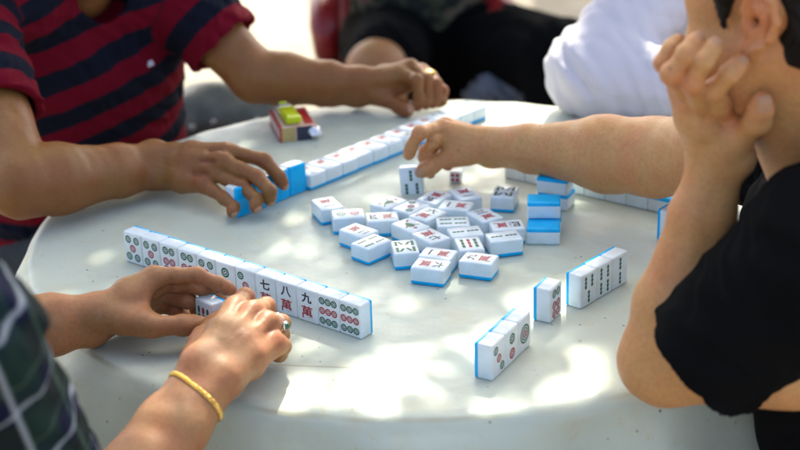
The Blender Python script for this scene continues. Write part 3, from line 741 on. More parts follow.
    out = []
    t_ = nrm(TT-TI); b = nrm(TI-TM)
    tips2 = [(TI, TT, (0, 0, 9.4*sc*rt, 8.2*sc*rt), b)]+[(q[0], q[1], q[2], nrm(q[0]-np.asarray(fingers[i][0]))) if q else None for i, q in enumerate(tips)]
    for i, q in enumerate(tips2):
        if q is None or i not in nails: out.append(None); continue
        t2 = nrm(q[1]-q[0]); bend = t2-q[3]; dv = -bend if np.linalg.norm(bend) > .12 else n
        if i == 0: dv = V(0, -.35, 1)*.5+n*.6 if not hasattr(S_, 'thumb_d') else S_.thumb_d
        dv = nrm(dv-t2*np.dot(dv, t2)); out.append((q[1], t2, dv, q[2][3]))
    return out
def nails(S_, lst, parts, wide=.74, mi=1):
    for q in lst:
        if q is None: continue
        T, t2, dv, r = q; lat = np.cross(t2, dv); Vs, Fs = [], []; na, nb = 9, 9
        hw = r*wide; L = r*1.4
        for j in range(nb):
            for i in range(na):
                s = -1+2*i/(na-1); t = j/(nb-1)
                w_ = hw*(1-.28*abs(2*t-1)**3.5); x = s*w_; y = t*L*(1-.12*s*s if t > .5 else 1)
                p = T+t2*(y-L*.72)+lat*x+dv*(math.sqrt(max(0, r*r-x*x*.9))); Vs.append(p)
        Vs = np.array(Vs)
        for _ in range(6): Vs = Vs-S_.field(Vs)[:, None]*(dv*.9)
        e = np.array([abs(-1+2*(k % na)/(na-1)) > .99 or (k//na) in (0, nb-1) for k in range(na*nb)])
        Vs = Vs+dv*np.where(e, -.25, .38)[:, None]
        Fs = [(j*na+i, j*na+i+1, (j+1)*na+i+1, (j+1)*na+i) for j in range(nb-1) for i in range(na-1)]
        parts.append(dict(v=Vs, f=Fs, m=mi))
def arm(S_, sh, el, wr, rs=46, re=40, rf=42, rw=24, side=None, flat=.75):
    """upper arm, elbow, forearm: thick below the elbow, flat at the wrist"""
    sh, el, wr = [np.asarray(x, float) for x in (sh, el, wr)]; ax = nrm(wr-el)
    sv = nrm((side if side is not None else np.cross(ax, UP)) - ax*np.dot(side if side is not None else np.cross(ax, UP), ax))
    a = el+(wr-el)*.28; b = el+(wr-el)*.72; P = []
    if sh is not None: P += [C(sh, el*.35+sh*.65, rs, rs*.98), C(el*.35+sh*.65, el, rs*.98, re)]
    for s in (-1, 1):
        P += [C(el+sv*s*3, a+sv*s*8, re*.93, rf*.88), C(a+sv*s*8, b+sv*s*rw*.42, rf*.88, rw*.92), C(b+sv*s*rw*.42, wr+sv*s*rw*.45, rw*.92, rw*.72)]
    S_.group(P, 14, 20)
def body_mesh(name, softs, org, mats, parent):
    """softs: (Soft, resolution, nails)"""
    parts = []
    for s, res, nl in softs:
        v, f = s.mesh(res); r, c = s.colour(v); parts.append(dict(v=v, f=f, red=r, crease=c)); nails(s, nl, parts)
    v, f, mi, at = join(parts)
    return mesh_np(name, v, f, mats, org, True, mi, parent, at)
def soft_child(name, S_, res, m, org, parent, extra=None):
    v, f = S_.mesh(res); return mesh_np(name, v, f, m, org, True, None, parent, extra(v) if extra else None)
def below(p, ax): p = np.asarray(p, float); ax = nrm(ax); return lambda P: (P-p)@ax        # keeps what lies behind p
def sleeve(S_, a, b, ra, rb, cut, k=10, thick=3.5, kj=12, seed=1, amp=1.6):
    """a sleeve from a to b, open at b"""
    a, b = np.asarray(a, float), np.asarray(b, float); ax = nrm(b-a); L = np.linalg.norm(b-a)
    bend = wob(1.6, 50, seed)
    def fn(P):
        h = (P-b)@ax+bend(P)
        return h
    S_.cuts.append(lambda P: -(_seg(P, b-ax*min(55, L*.6), b+ax*8)[0]-(rb-max(thick, 9))))
    S_.group([('x', [C(a, b+ax*30, ra, rb+1)], k, fn, folds(amp, 34, ax+V(.3, .4, .1), seed))], k, kj)

# head, from its centre, looking along f
def head_soft(c, f, u=(0, 0, 1), sc=1., neck=None, neck_r=55):
    c = np.asarray(c, float); f = nrm(f); u = nrm(np.asarray(u, float)-f*np.dot(u, f)); l = np.cross(u, f)   # l: its left
    P = lambda x, y, z: c+(f*x+l*y+u*z)*sc
    S_ = Soft()
    S_.group([E(P(-12, 0, 28), (94*sc, 76*sc, 84*sc), f, u), E(P(22, 0, -10), (66*sc, 62*sc, 88*sc), f, u), E(P(38, 0, -62), (46*sc, 44*sc, 42*sc), f, u),
              C(P(-10, 52, -42), P(50, 20, -88), 20*sc, 17*sc), C(P(-10, -52, -42), P(50, -20, -88), 20*sc, 17*sc), E(P(66, 0, -92), (17*sc, 20*sc, 14*sc), f, u),
              E(P(52, 40, -18), (26*sc, 24*sc, 24*sc), f, u), E(P(52, -40, -18), (26*sc, 24*sc, 24*sc), f, u), C(P(78, 26, 22), P(78, -26, 22), 13*sc, 13*sc)], 22, 10)
    S_.group([C(P(84, 0, 8), P(98, 0, -24), 7*sc, 10*sc), C(P(92, 10, -30), P(92, -10, -30), 7*sc, 7*sc)], 7, 9)
    S_.group([C(P(82, 18, -55), P(89, 0, -53), 4*sc, 5.5*sc), C(P(82, -18, -55), P(89, 0, -53), 4*sc, 5.5*sc), C(P(81, 15, -61), P(87, 0, -64), 4.5*sc, 6.5*sc), C(P(81, -15, -61), P(87, 0, -64), 4.5*sc, 6.5*sc)], 3, 5)
    S_.dents += [(P(88, 16, -58), P(92, 0, -58.5), 2.4, 3.0), (P(88, -16, -58), P(92, 0, -58.5), 2.4, 3.0)]
    for s in (-1, 1):
        S_.dents.append((P(84, s*26, 4), P(80, s*38, 4), 13, 6.5)); S_.dents.append((P(90, s*14, -6), P(88, s*12, 6), 8, 3))
        S_.group([E(P(76, s*31, 3), (12.2*sc,)*3, f, u)], 2, 2)
        S_.dents.append((P(90, s*22, 2), P(86, s*42, 1), 1.6, 1.6)); S_.group([C(P(84, s*22, 11), P(80, s*40, 10), 5*sc, 4*sc), C(P(83, s*23, -6), P(79, s*39, -5), 4*sc, 3.5*sc)], 3, 3)                       # lid line
        # ear
        P0 = P; P = lambda x, y, z: P0(x, y, z-8)
        pts = [(-4, 72, -20), (-2, 77, -6), (2, 77, 8), (0, 79, 22), (-12, 83, 31), (-26, 85, 26), (-33, 86, 10), (-29, 84, -6), (-20, 80, -18), (-10, 76, -29), (-2, 73, -27), (-2, 72, -20)]
        pts = [P(x, s*y, z) for x, y, z in pts]
        S_.group([C(P(-8, s*70, -6), P(-16, s*74, 12), 12*sc, 13*sc), E(P(-15, s*76, 4), (17*sc, 5.5*sc, 27*sc), f, u), E(P(-8, s*74, -24), (8*sc, 5*sc, 9*sc), f, u)]+[C(a, b, 4.1*sc, 4.1*sc) for a, b in zip(pts, pts[1:])]+[C(P(-22, s*83, 16), P(-20, s*80, -10), 2.8*sc, 2.8*sc)], 3, 5)
        S_.dents += [(P(-9, s*84, 3), P(-11, s*82, -7), 7*sc, 11), (P(-9, s*80, 0), P(-9, s*66, -1), 5*sc, 14), (P(-14, s*87, 18), P(-27, s*88, 8), 3*sc, 4.5), (P(-27, s*86, 8), P(-22, s*82, -14), 2.6*sc, 3.5)]
        S_.redp += [(P(-14, s*82, 0), 30, .7), (P(60, s*40, -20), 26, .4)]
        P = P0
    S_.redp += [(P(98, 0, -24), 14, .6), (P(88, 0, -58), 16, .9)]
    if neck is not None:
        nk = np.asarray(neck, float); S_.group([C(P(-22, 0, -40), nk, neck_r*.95, neck_r), C(P(-12, 40, -30), nk+f*20, 16, 14), C(P(-12, -40, -30), nk+f*20, 16, 14)], 14, 16)
    S_.P = P; S_.fr = (f, l, u)
    return S_
def hair_soft(H, sc=1., side=-30, back=-46, long_=0):
    P = H.P; f, l, u = H.fr; S_ = Soft()
    S_.group([E(P(-20, 0, 36), (95*sc, 81*sc, 88*sc), f, u), E(P(-45, 0, -10), (62*sc, 70*sc, 76*sc), f, u)], 14, 8)
    for s in (-1, 1):
        S_.group([C(P(26, s*66, 48), P(28, s*72, 14), 22, 14), C(P(28, s*72, 14), P(22, s*74, -22), 13, 3), C(P(54, s*58, 48), P(48, s*66, 8), 21, 11)], 6, 8)
        if long_: S_.group([C(P(-35, s*62, 10), P(-40, s*64, -30-long_), 24, 12)], 6, 12)
    c0 = P(0, 0, 0)
    face = lambda Q: np.minimum(((Q-P(52, 0, 0))@f), 18-((Q-P(0, 0, 36))@u)+0*Q[:, 0])
    S_.cuts.append(lambda Q: np.minimum((Q-P(64, 0, 0))@f+0., 40-((Q-P(0, 0, 0))@u)))      # open brow
    ears = lambda Q: -np.minimum(np.linalg.norm(Q-P(-12, 88, -8), axis=1)-31*sc, np.linalg.norm(Q-P(-12, -88, -8), axis=1)-31*sc)
    S_.cuts.append(ears)
    S_.cuts.append(lambda Q: -((Q-P(0, 0, back))@u))
    S_.noise = folds(1.8, 7, l, 3)
    return S_
def eyes(H, parent, org, sc=1.):
    P = H.P; wm = mat('eye_white', (.75, .72, .68), rough=.1); im = mat('iris', (.03, .015, .008), rough=.05)
    for s in (-1, 1):
        b = MB(); c = P(76.5, s*31, 3)
        for k in range(1, 9):
            pass
        u = Soft(); u.group([E(c, (11*sc,)*3)], 1); v, f = u.mesh(1.5); ob = mesh_np('eye', v, f, wm, org, parent=parent)
        u = Soft(); u.group([E(c+H.fr[0]*8.6-H.fr[2]*1.5, (5.4*sc, 5.4*sc, 3.4*sc), H.fr[1], H.fr[0])], 1); v, f = u.mesh(1); mesh_np('iris', v, f, im, org, parent=parent)
def torso_prims(pel, chest, shL, shR, r1=95, r2=100, w1=62, w2=70):
    s = nrm(np.asarray(shL)-np.asarray(shR)); out = []
    for k in (-1, 0, 1):
        out += [C(np.asarray(pel)+s*w1*k, np.asarray(pel)*.5+np.asarray(chest)*.5+s*(w1+w2)/2*k, r1, r1*.97), C(np.asarray(pel)*.5+np.asarray(chest)*.5+s*(w1+w2)/2*k, np.asarray(chest)+s*w2*k, r1*.97, r2*(.95 if k else 1))]
    return out
def legs(parent, org, pel, side, kneeL, kneeR, footL, footR, m, name='trousers', bare=None, shoe=LEATHER):
    S_ = Soft(); pel = np.asarray(pel, float); side = nrm(side)
    S_.group([C(pel+side*70, pel-side*70, 105, 105)], 10, 20)
    for s, k, f in ((1, kneeL, footL), (-1, kneeR, footR)):
        k = np.asarray(k, float); f = np.asarray(f, float); h = pel+side*s*88
        S_.group([C(h, k, 88, 64)]+([C(k, f+UP*60, 62, 46)] if not bare else []), 20, 30)
    S_.noise = folds(3, 46, side*.4+UP, 9); soft_child(name, S_, 7, m, org, parent)
    for s, f, k in ((1, footL, kneeL), (-1, footR, kneeR)):
        f = np.asarray(f, float); d = np.asarray(f-pel)*V(1, 1, 0); d = nrm(d); b = Soft()
        b.group([E(f+d*60+UP*(36), (125, 44, 34), d, UP), E(f+UP*50, (48, 40, 50), d, UP)], 14); b.cuts.append(lambda P: -(P[:, 2]+TAB+1)); soft_child('shoe', b, 5, shoe, org, parent)
def stool(pel, label, m=REDPL):
    x, y, z = pel; top = z-96; o = (x, y, -TAB); t = empty('plastic_stool', o, label, 'stool', 'plastic stools under the players')
    vs, n = [], 40
    for r, zz in ((150, top-26), (152, top-4), (146, top), (60, top-3)):
        for k in range(n): a = 2*math.pi*k/n; vs.append((x+r*math.cos(a), y+r*math.sin(a), zz))
    fs = [(j*n+k, j*n+(k+1) % n, (j+1)*n+(k+1) % n, (j+1)*n+k) for j in range(3) for k in range(n)]+[tuple(range(3*n, 4*n))]
    mesh_np('seat', vs, fs, m, o, True, parent=t)
    for k in range(4):
        a = math.pi/4+k*math.pi/2; b = MB(); b.tube([(x+125*math.cos(a), y+125*math.sin(a), top-20), (x+175*math.cos(a), y+175*math.sin(a), -TAB)], [20, 14], 8); b.build('leg', m, o, t)
    vs = [(x+r*math.cos(a), y+r*math.sin(a), zz) for r, zz in ((146, top-150), (148, top-175)) for a in np.linspace(0, 2*math.pi, 25)[:-1]]
    mesh_np('brace', vs, [(k, (k+1) % 24, 24+(k+1) % 24, 24+k) for k in range(24)], m, o, True, parent=t)
# ---------------------------------------------------------------- cloth patterns
def pattern_mat(name, kind):
    m = mat(name, (.1, .1, .1), rough=.9, spec=.15, bump=.35, bscale=700); L = m.node_tree.links; b = m.node_tree.nodes['Principled BSDF']
    def A(n): return N(m, 'ShaderNodeAttribute', attribute_name=n).outputs['Fac']
    def band(src, period, width, off=0., soft=.02):
        a = N(m, 'ShaderNodeMath', operation='MULTIPLY_ADD'); a.inputs[1].default_value = 1/period; a.inputs[2].default_value = off; L.new(src, a.inputs[0])
        f = N(m, 'ShaderNodeMath', operation='FRACT'); L.new(a.outputs[0], f.inputs[0])
        s_ = N(m, 'ShaderNodeMath', operation='SUBTRACT'); L.new(f.outputs[0], s_.inputs[0]); s_.inputs[1].default_value = .5
        c = N(m, 'ShaderNodeMath', operation='ABSOLUTE'); L.new(s_.outputs[0], c.inputs[0])
        r = N(m, 'ShaderNodeMapRange'); r.inputs[1].default_value = width/2-soft; r.inputs[2].default_value = width/2+soft; r.inputs[3].default_value = 1; r.inputs[4].default_value = 0
        L.new(c.outputs[0], r.inputs[0]); return r.outputs[0]
    def mix(f, a, c, k=1.):
        x = N(m, 'ShaderNodeMix', data_type='RGBA')
        q = N(m, 'ShaderNodeMath', operation='MULTIPLY'); L.new(f, q.inputs[0]); q.inputs[1].default_value = k; L.new(q.outputs[0], x.inputs[0])
        if hasattr(a, 'links'): L.new(a, x.inputs[6])
        else: x.inputs[6].default_value = (*a, 1)
        x.inputs[7].default_value = (*c, 1); return x.outputs[2]
    if kind == 'stripe':
        c = mix(band(A('su'), 66, .5), (.006, .007, .016), (.15, .0015, .012))
    else:
        u, v = A('su'), A('sv')
        c = mix(band(u, 70, .42, .1), (.008, .013, .013), (.004, .006, .024))
        c = mix(band(v, 70, .42, .1), c, (.010, .030, .022), .6)
        c = mix(band(u, 70, .062, .02), c, (.34, .36, .41), .7); c = mix(band(v, 70, .062, .3), c, (.34, .36, .41), .7)
        c = mix(band(u, 70, .022, .42), c, (.09, .16, .12), .6); c = mix(band(v, 70, .022, .7), c, (.09, .16, .12), .6)
    L.new(c, b.inputs['Base Color']); return m
STRIPE = pattern_mat('striped_jersey', 'stripe'); PLAID = pattern_mat('plaid_cotton', 'plaid')
WHITE = mat('white_cotton', (.68, .62, .67), rough=.8, sheen=.2, bump=.3, bscale=600)

# ---------------------------------------------------------------- 1: the man in the striped jersey, far left
def striped_man():
    org = (-520, 2560, -TAB); t = empty('person', org, 'person in a red and navy striped jersey with both arms on the table', 'person')
    # right arm and hand, over the blue tiles
    A1 = Soft(); wr = V(-326, 2065, 40); el = py(20, 184, 1962); shR = py(-38, 10, 2230)
    M0 = pz(227, 151, 71); M1 = jt(M0, 221, 160, 21, 63); M2 = jt(M1, 211.5, 171, 21, 52); M3 = jt(M2, 203, 184, 20, 36)
    f = []
    for M, pts, L, Z in ((M0, ((264, 160), (278.5, 176), (284.5, 187.5)), (44, 26, 20), (70, 46, 22)), (M1, ((257, 177), (270, 191), (269, 204)), (47, 28, 20), (68, 44, 20)),
                         (M2, ((243, 187), (257, 200), (255, 211)), (44, 27, 18), (64, 38, 18)), (M3, ((224, 198), (234, 207), (231, 215)), (34, 20, 16), (46, 26, 12))):
        p = M; r = []
        for (u, v), l, z in zip(pts, L, Z): p = jt(p, u, v, l, z); r.append(p)
        f.append(r)
    sd_ = nrm(M3-M0); arm(A1, shR, el, wr, 48, 42, 43, 26, side=V(.3, -.4, -.6))
    th = [pz(178, 170, 24)+V(0, 30, 0), pz(205, 168, 20)+V(0, 35, 0), pz(232, 176, 12)+V(0, 30, 0), pz(252, 182, 10)+V(0, 25, 0)]
    n1 = hand(A1, wr, el, [M0, M1, M2, M3], f, th, 1.04, 26, dors=V(-.1, -.5, 1), nails=(1, 2, 3, 4), knuck=1.3)
    A1.noise = wob(.9, 18, 1)
    # left arm, fist at the far rim
    A2 = Soft(); wr2 = V(-58, 2390, 36); el2 = py(255, 76, 2385); shL = V(-330, 2440, 175)
    K0 = pz(401, 74, 55); K1 = jt(K0, 410, 66.5, 21, 58); K2 = jt(K1, 421, 71, 20, 52); K3 = jt(K2, 430, 77, 19, 44)
    f = []
    for M, pts, L, Z in ((K0, ((417, 80), (419, 97), (417, 110)), (40, 26, 20), (52, 26, 9)), (K1, ((426, 79), (427.5, 97), (425, 108)), (40, 26, 18), (50, 24, 9)),
                         (K2, ((436, 83), (437, 99), (431, 107)), (38, 24, 16), (44, 20, 9)), (K3, ((443, 91), (442, 101), (437, 105)), (28, 17, 14), (30, 14, 9))):
        p = M; r = []
        for (u, v), l, z in zip(pts, L, Z): p = jt(p, u, v, l, z); r.append(p)
        f.append(r)
    arm(A2, shL, el2, wr2, 46, 38, 37, 26, side=V(.2, -.3, 1))
    th = [pz(370, 91, 30), pz(384, 98, 22), pz(399, 106, 14), pz(411, 112.5, 10)]
    n2 = hand(A2, wr2, el2, [K0, K1, K2, K3], f, th, 1.02, 26, dors=V(-.2, .3, 1), nails=(0,), rt=1.08)
    A2.thumb_d = V(-.1, -.6, .8); A2.noise = wob(.9, 18, 2)
    nk = V(-470, 2400, 205)
    H = head_soft(V(-440, 2350, 330), V(.62, -.62, -.45), neck=nk)
    B = Soft(); B.group(torso_prims(V(-530, 2560, -230), V(-475, 2440, 90), shL, shR, 80, 82), 30)
    body_mesh('body', [(A1, 1.5, n1), (A2, 1.7, n2), (H, 2.6, []), (B, 9, [])], org, [SK_BROWN, NAIL_D], t)
    hs = hair_soft(H); soft_child('hair', hs, 3.5, HAIR, org, t); eyes(H, t, org)
    # jersey
    J = Soft(); ch = V(-478, 2428, 85)
    J.group(torso_prims(V(-540, 2560, -250), ch, shL, shR, 108, 104, 62, 66)+[C(shL, nk*.3+shL*.7, 62, 60), C(nk*.5+shL*.5, nk-UP*18, 58, 62), C(shR, nk*.4+shR*.6, 62, 66), C(nk*.5+shR*.5, nk-UP*18, 62, 62)], 34, 10)
    cL = shL*.38+el2*.62; sleeve(J, shL, cL, 64, 62, None, 14, 8, 22)
    cR = shR*.36+el*.64; sleeve(J, shR, cR, 66, 60, None, 14, 8, 24)
    f1, f2 = folds(3.2, 60, V(.5, .2, 1), 5), folds(1.6, 26, V(1, .3, .5), 8); J.noise = lambda P: f1(P)+f2(P)
    J.cuts.append(lambda P: 58-np.linalg.norm((P-(nk+V(30, -30, 20)))*V(1, 1, .8), axis=1))
    up = nrm(V(-.20, -.22, .95)); aL = nrm(cL-shL); aR = nrm(cR-shR)
    def su(v):
        d0 = np.min([prim(v, q) for q in J.g[0][0]], 0); dL, _ = _seg(v, shL+aL*25, cL+aL*20); dR, _ = _seg(v, shR+aR*25, cR+aR*20)
        s0 = v@up; s1 = -(v-cL)@aL+20; s2 = -(v-cR)@aR+20
        isL = (dL < 74) & ((v-shL)@aL > 10) & (dL-68 < d0); isR = (dR < 76) & ((v-shR)@aR > 10) & (dR-70 < d0)
        return {'su': np.where(isL, s1, np.where(isR, s2, s0+6+.02*v[:, 0]))}
    soft_child('jersey', J, 3.6, STRIPE, org, t, su)
    # chest patch
    p = py(149, 64, 2300)
    for _ in range(30): p = p+ray(149, 64)*max(-30, min(30, float(J.field(p[None])[0])))*.8
    n_ = -nrm(ray(149, 64)); x = nrm(np.cross(UP, n_)); b = MB(); b.box(p+n_*1.0, (15, 9, 1.6), np.array([x, np.cross(n_, x), n_]).T@np.array([[.9, -.3, 0], [.3, .9, 0], [0, 0, 1]])); b.build('chest_patch', mat('patch', (.6, .55, .6), rough=.6), org, t, bevel=.7)
    legs(t, org, V(-545, 2570, -250), V(.6, .75, 0), V(-140, 2500, -220), V(-330, 2200, -220), V(-120, 2480, -TAB), V(-300, 2160, -TAB), JEANS)
    # ring on the fist
    c = K2*.35+f[2][0]*.65 if False else None
    ring_at = (K2*.42+pz(436, 83, 44)*.58); ax = nrm(pz(436, 83, 44)-K2); u_ = nrm(np.cross(ax, UP)); w_ = np.cross(u_, ax)
    b = MB(); b.tube([ring_at+(u_*math.cos(k*math.pi/14)+w_*math.sin(k*math.pi/14))*10.4 for k in range(28)], 2.2, 8, closed=True)
    b.build('ring', GOLD, org, t); s = Soft(); s.group([E(ring_at+UP*10.5-V(0, 3, 0), (7.5, 6, 3.4))], 1); soft_child('ring', s, 1.2, GOLD, org, t)
    stool((-560, 2590, -250), 'red plastic stool under the person in the striped jersey')
striped_man()

# ---------------------------------------------------------------- 2: plaid shirt, near left, both hands on the tiles
def plaid_person():
    org = (-620, 1230, -TAB); t = empty('person', org, 'person in a dark plaid shirt wearing a gold bracelet and a green stone ring', 'person')
    # left hand
    A1 = Soft(); wr = V(-340, 1612, 32); el = py(-50, 338, 1540); sh = V(-640, 1450, 230)
    M0 = pz(154, 276, 68); M1 = jt(M0, 158, 283, 20, 52); M2 = jt(M1, 159, 293, 20, 36); M3 = jt(M2, 154, 303, 19, 20)
    f = []
    for M, pts, L, Z in ((M0, ((198, 275.5), (218.5, 284.5), (234, 291)), (46, 26, 20), (68, 54, 42)), (M1, ((196, 285), (211, 295), (224, 300.5)), (47, 28, 20), (50, 36, 28)),
                         (M2, ((188, 301), (197, 306), (198, 316)), (42, 24, 16), (30, 24, 12)), (M3, ((176, 310), (184, 316), (184, 323)), (32, 18, 14), (16, 12, 9))):
        p = M; r = []
        for (u, v), l, z in zip(pts, L, Z): p = jt(p, u, v, l, z); r.append(p)
        f.append(r)
    arm(A1, sh, el, wr, 44, 38, 38, 24, side=V(.25, .3, 1))
    th = [pz(122, 320, 36), pz(155, 326, 34), pz(183, 325.5, 30), pz(206, 323.5, 25)]
    n1 = hand(A1, wr, el, [M0, M1, M2, M3], f, th, 1.0, 24, dors=V(-1, -.1, .35), nails=(0, 1, 2), rt=1.05, knuck=.8)
    A1.noise = wob(.8, 16, 3)
    # right hand
    A2 = Soft(); wr2 = V(-192, 1451, 46); el2 = V(-318, 1262, -55); sh2 = V(-340, 1120, 256)
    K0 = pz(235, 309, 66); K1 = jt(K0, 252, 313, 21, 70); K2 = jt(K1, 267, 324, 21, 62); K3 = jt(K2, 274, 343, 21, 46)
    g = []
    for M, pts, L, Z in ((K0, ((245, 297), (249, 308), (240, 314)), (36, 24, 18), (52, 32, 20)), (K1, ((266, 306.5), (270, 318), (259, 324)), (36, 26, 18), (52, 30, 16)),
                         (K2, ((281, 323), (281, 335), (270, 338)), (34, 25, 18), (46, 24, 14)), (K3, ((283, 346), (280, 355), (271, 353)), (26, 18, 14), (28, 14, 10))):
        p = M; r = []
        for (u, v), l, z in zip(pts, L, Z): p = jt(p, u, v, l, z); r.append(p)
        g.append(r)
    arm(A2, sh2, el2, wr2, 46, 41, 42, 27, side=V(.8, -.55, -.1))
    th = [pz(198, 358, 34), pz(203, 338, 30), pz(213, 325, 26), pz(225, 316, 24)]
    n2 = hand(A2, wr2, el2, [K0, K1, K2, K3], g, th, 1.06, 27, dors=V(-.1, -.5, 1), nails=(), knuck=.75, kjf=12)
    A2.noise = wob(.9, 18, 5)
    nk = V(-520, 1330, 235)
    H = head_soft(V(-475, 1390, 370), V(.62, .55, -.5), neck=nk)
    B = Soft(); B.group(torso_prims(V(-620, 1230, -230), V(-540, 1300, 90), sh, sh2, 80, 80), 30)
    body_mesh('body', [(A1, 1.35, n1), (A2, 1.35, n2), (H, 3.2, []), (B, 9, [])], org, [SK_TAN, NAIL], t)
    hs = hair_soft(H, long_=35); soft_child('hair', hs, 3.8, HAIR, org, t); eyes(H, t, org)
    J = Soft(); J.group(torso_prims(V(-630, 1230, -250), V(-545, 1292, 80), sh, sh2, 108, 104, 60, 58)+[C(sh, nk-UP*30, 60, 58), C(sh2, nk-UP*30, 62, 58)], 34, 10)
    c2 = sh2*.10+el2*.90; sleeve(J, sh2, c2, 62, 76, None, 14, 8, 24)
    c1 = el+(wr-el)*.22; J.group([C(sh, el, 58, 52)], 14, 24); sleeve(J, el, c1, 54, 50, None, 14, 7, 16)
    f1, f2 = folds(3.0, 52, V(.4, .2, 1), 15), folds(1.5, 24, V(1, .3, .5), 18); J.noise = lambda P: f1(P)+f2(P)
    ax = nrm(el2-sh2); sv = nrm(np.cross(ax, V(.6, .8, 0))); up = nrm(V(.1, .1, 1))
    def uv(v):
        d2, _ = _seg(v, sh2, el2); isS = d2 < 78
        ang = np.arctan2((v-sh2)@sv, (v-sh2)@np.cross(ax, sv))*62
        return {'su': (v-sh2)@ax, 'sv': (v-sh2)@nrm(np.cross(ax, V(-.35, .9, -.35)))}
    soft_child('shirt', J, 4, PLAID, org, t, uv)
    legs(t, org, V(-630, 1230, -250), V(-.6, .75, 0), V(-330, 1640, -215), V(-230, 1420, -215), V(-330, 1640, -TAB), V(-220, 1400, -TAB), JEANS)
    # bracelet: a flat woven gold band
    bc = pz(197, 397, 34); bx = nrm(wr2-el2); q1 = nrm(V(.8, -.55, -.1)-bx*np.dot(V(.8, -.55, -.1), bx)); q2 = np.cross(bx, q1)
    aa = np.linspace(0, 2*math.pi, 77)[:-1]; dd = q1*np.cos(aa)[:, None]+q2*np.sin(aa)[:, None]; base = el2+bx*np.dot(bc-el2, bx)
    pts = base+dd*22+bx*(-7*np.cos(aa))[:, None]
    for _ in range(12): pts = pts-dd*A2.field(pts)[:, None]*.9
    pts = list(pts+dd*1.2)
    b = MB(); n = len(pts)
    for k in range(n):
        p0, p1 = pts[k], pts[(k+1) % n]; c = (p0+p1)/2; tt = nrm(p1-p0); out = nrm(np.cross(tt, bx)); out = out if np.dot(out, c-(el2+bx*np.dot(c-el2, bx))) > 0 else -out
        for s in (-1, 1):
            t2 = nrm(tt+bx*.55*s); o2 = nrm(out+bx*.35*s+tt*.34*(1 if k % 2 else -1)); t2 = nrm(t2-o2*np.dot(t2, o2))
            b.box(c+bx*s*1.35, (np.linalg.norm(p1-p0)*.74, 2.5, 1.5), np.array([t2, np.cross(o2, t2), o2]).T)
    b.build('bracelet', GOLD, org, t, smooth=False, bevel=.3, seg=1)
    # ring with a green stone on the ring finger
    P0 = g[2][0]; rc = K2*.45+P0*.55; ax = nrm(P0-K2); u_ = nrm(np.cross(ax, UP)); w_ = np.cross(u_, ax)
    if w_[2] < 0: w_ = -w_
    b = MB(); b.tube([rc+(u_*math.cos(k*math.pi/16)+w_*math.sin(k*math.pi/16))*10.4 for k in range(32)], 1.3, 8, closed=True); r_ = b.build('ring', SILVER, org, t)
    sdir = nrm(u_*(1 if np.dot(u_, V(1, -.3, 0)) > 0 else -1)*.95-w_*.05); sc_ = rc+sdir*12.5
    s = Soft(); s.group([E(sc_, (5.6, 5.2, 2.6), ax, sdir)], 1); so_ = soft_child('ring_setting', s, .8, SILVER, org, t)
    s = Soft(); s.group([E(sc_+sdir*1.8, (4.4, 4.1, 3.0), ax, sdir)], 1); soft_child('ring_stone', s, .7, JADE, org, t)
    stool((-640, 1215, -250), 'red plastic stool under the person in the plaid shirt')
plaid_person()

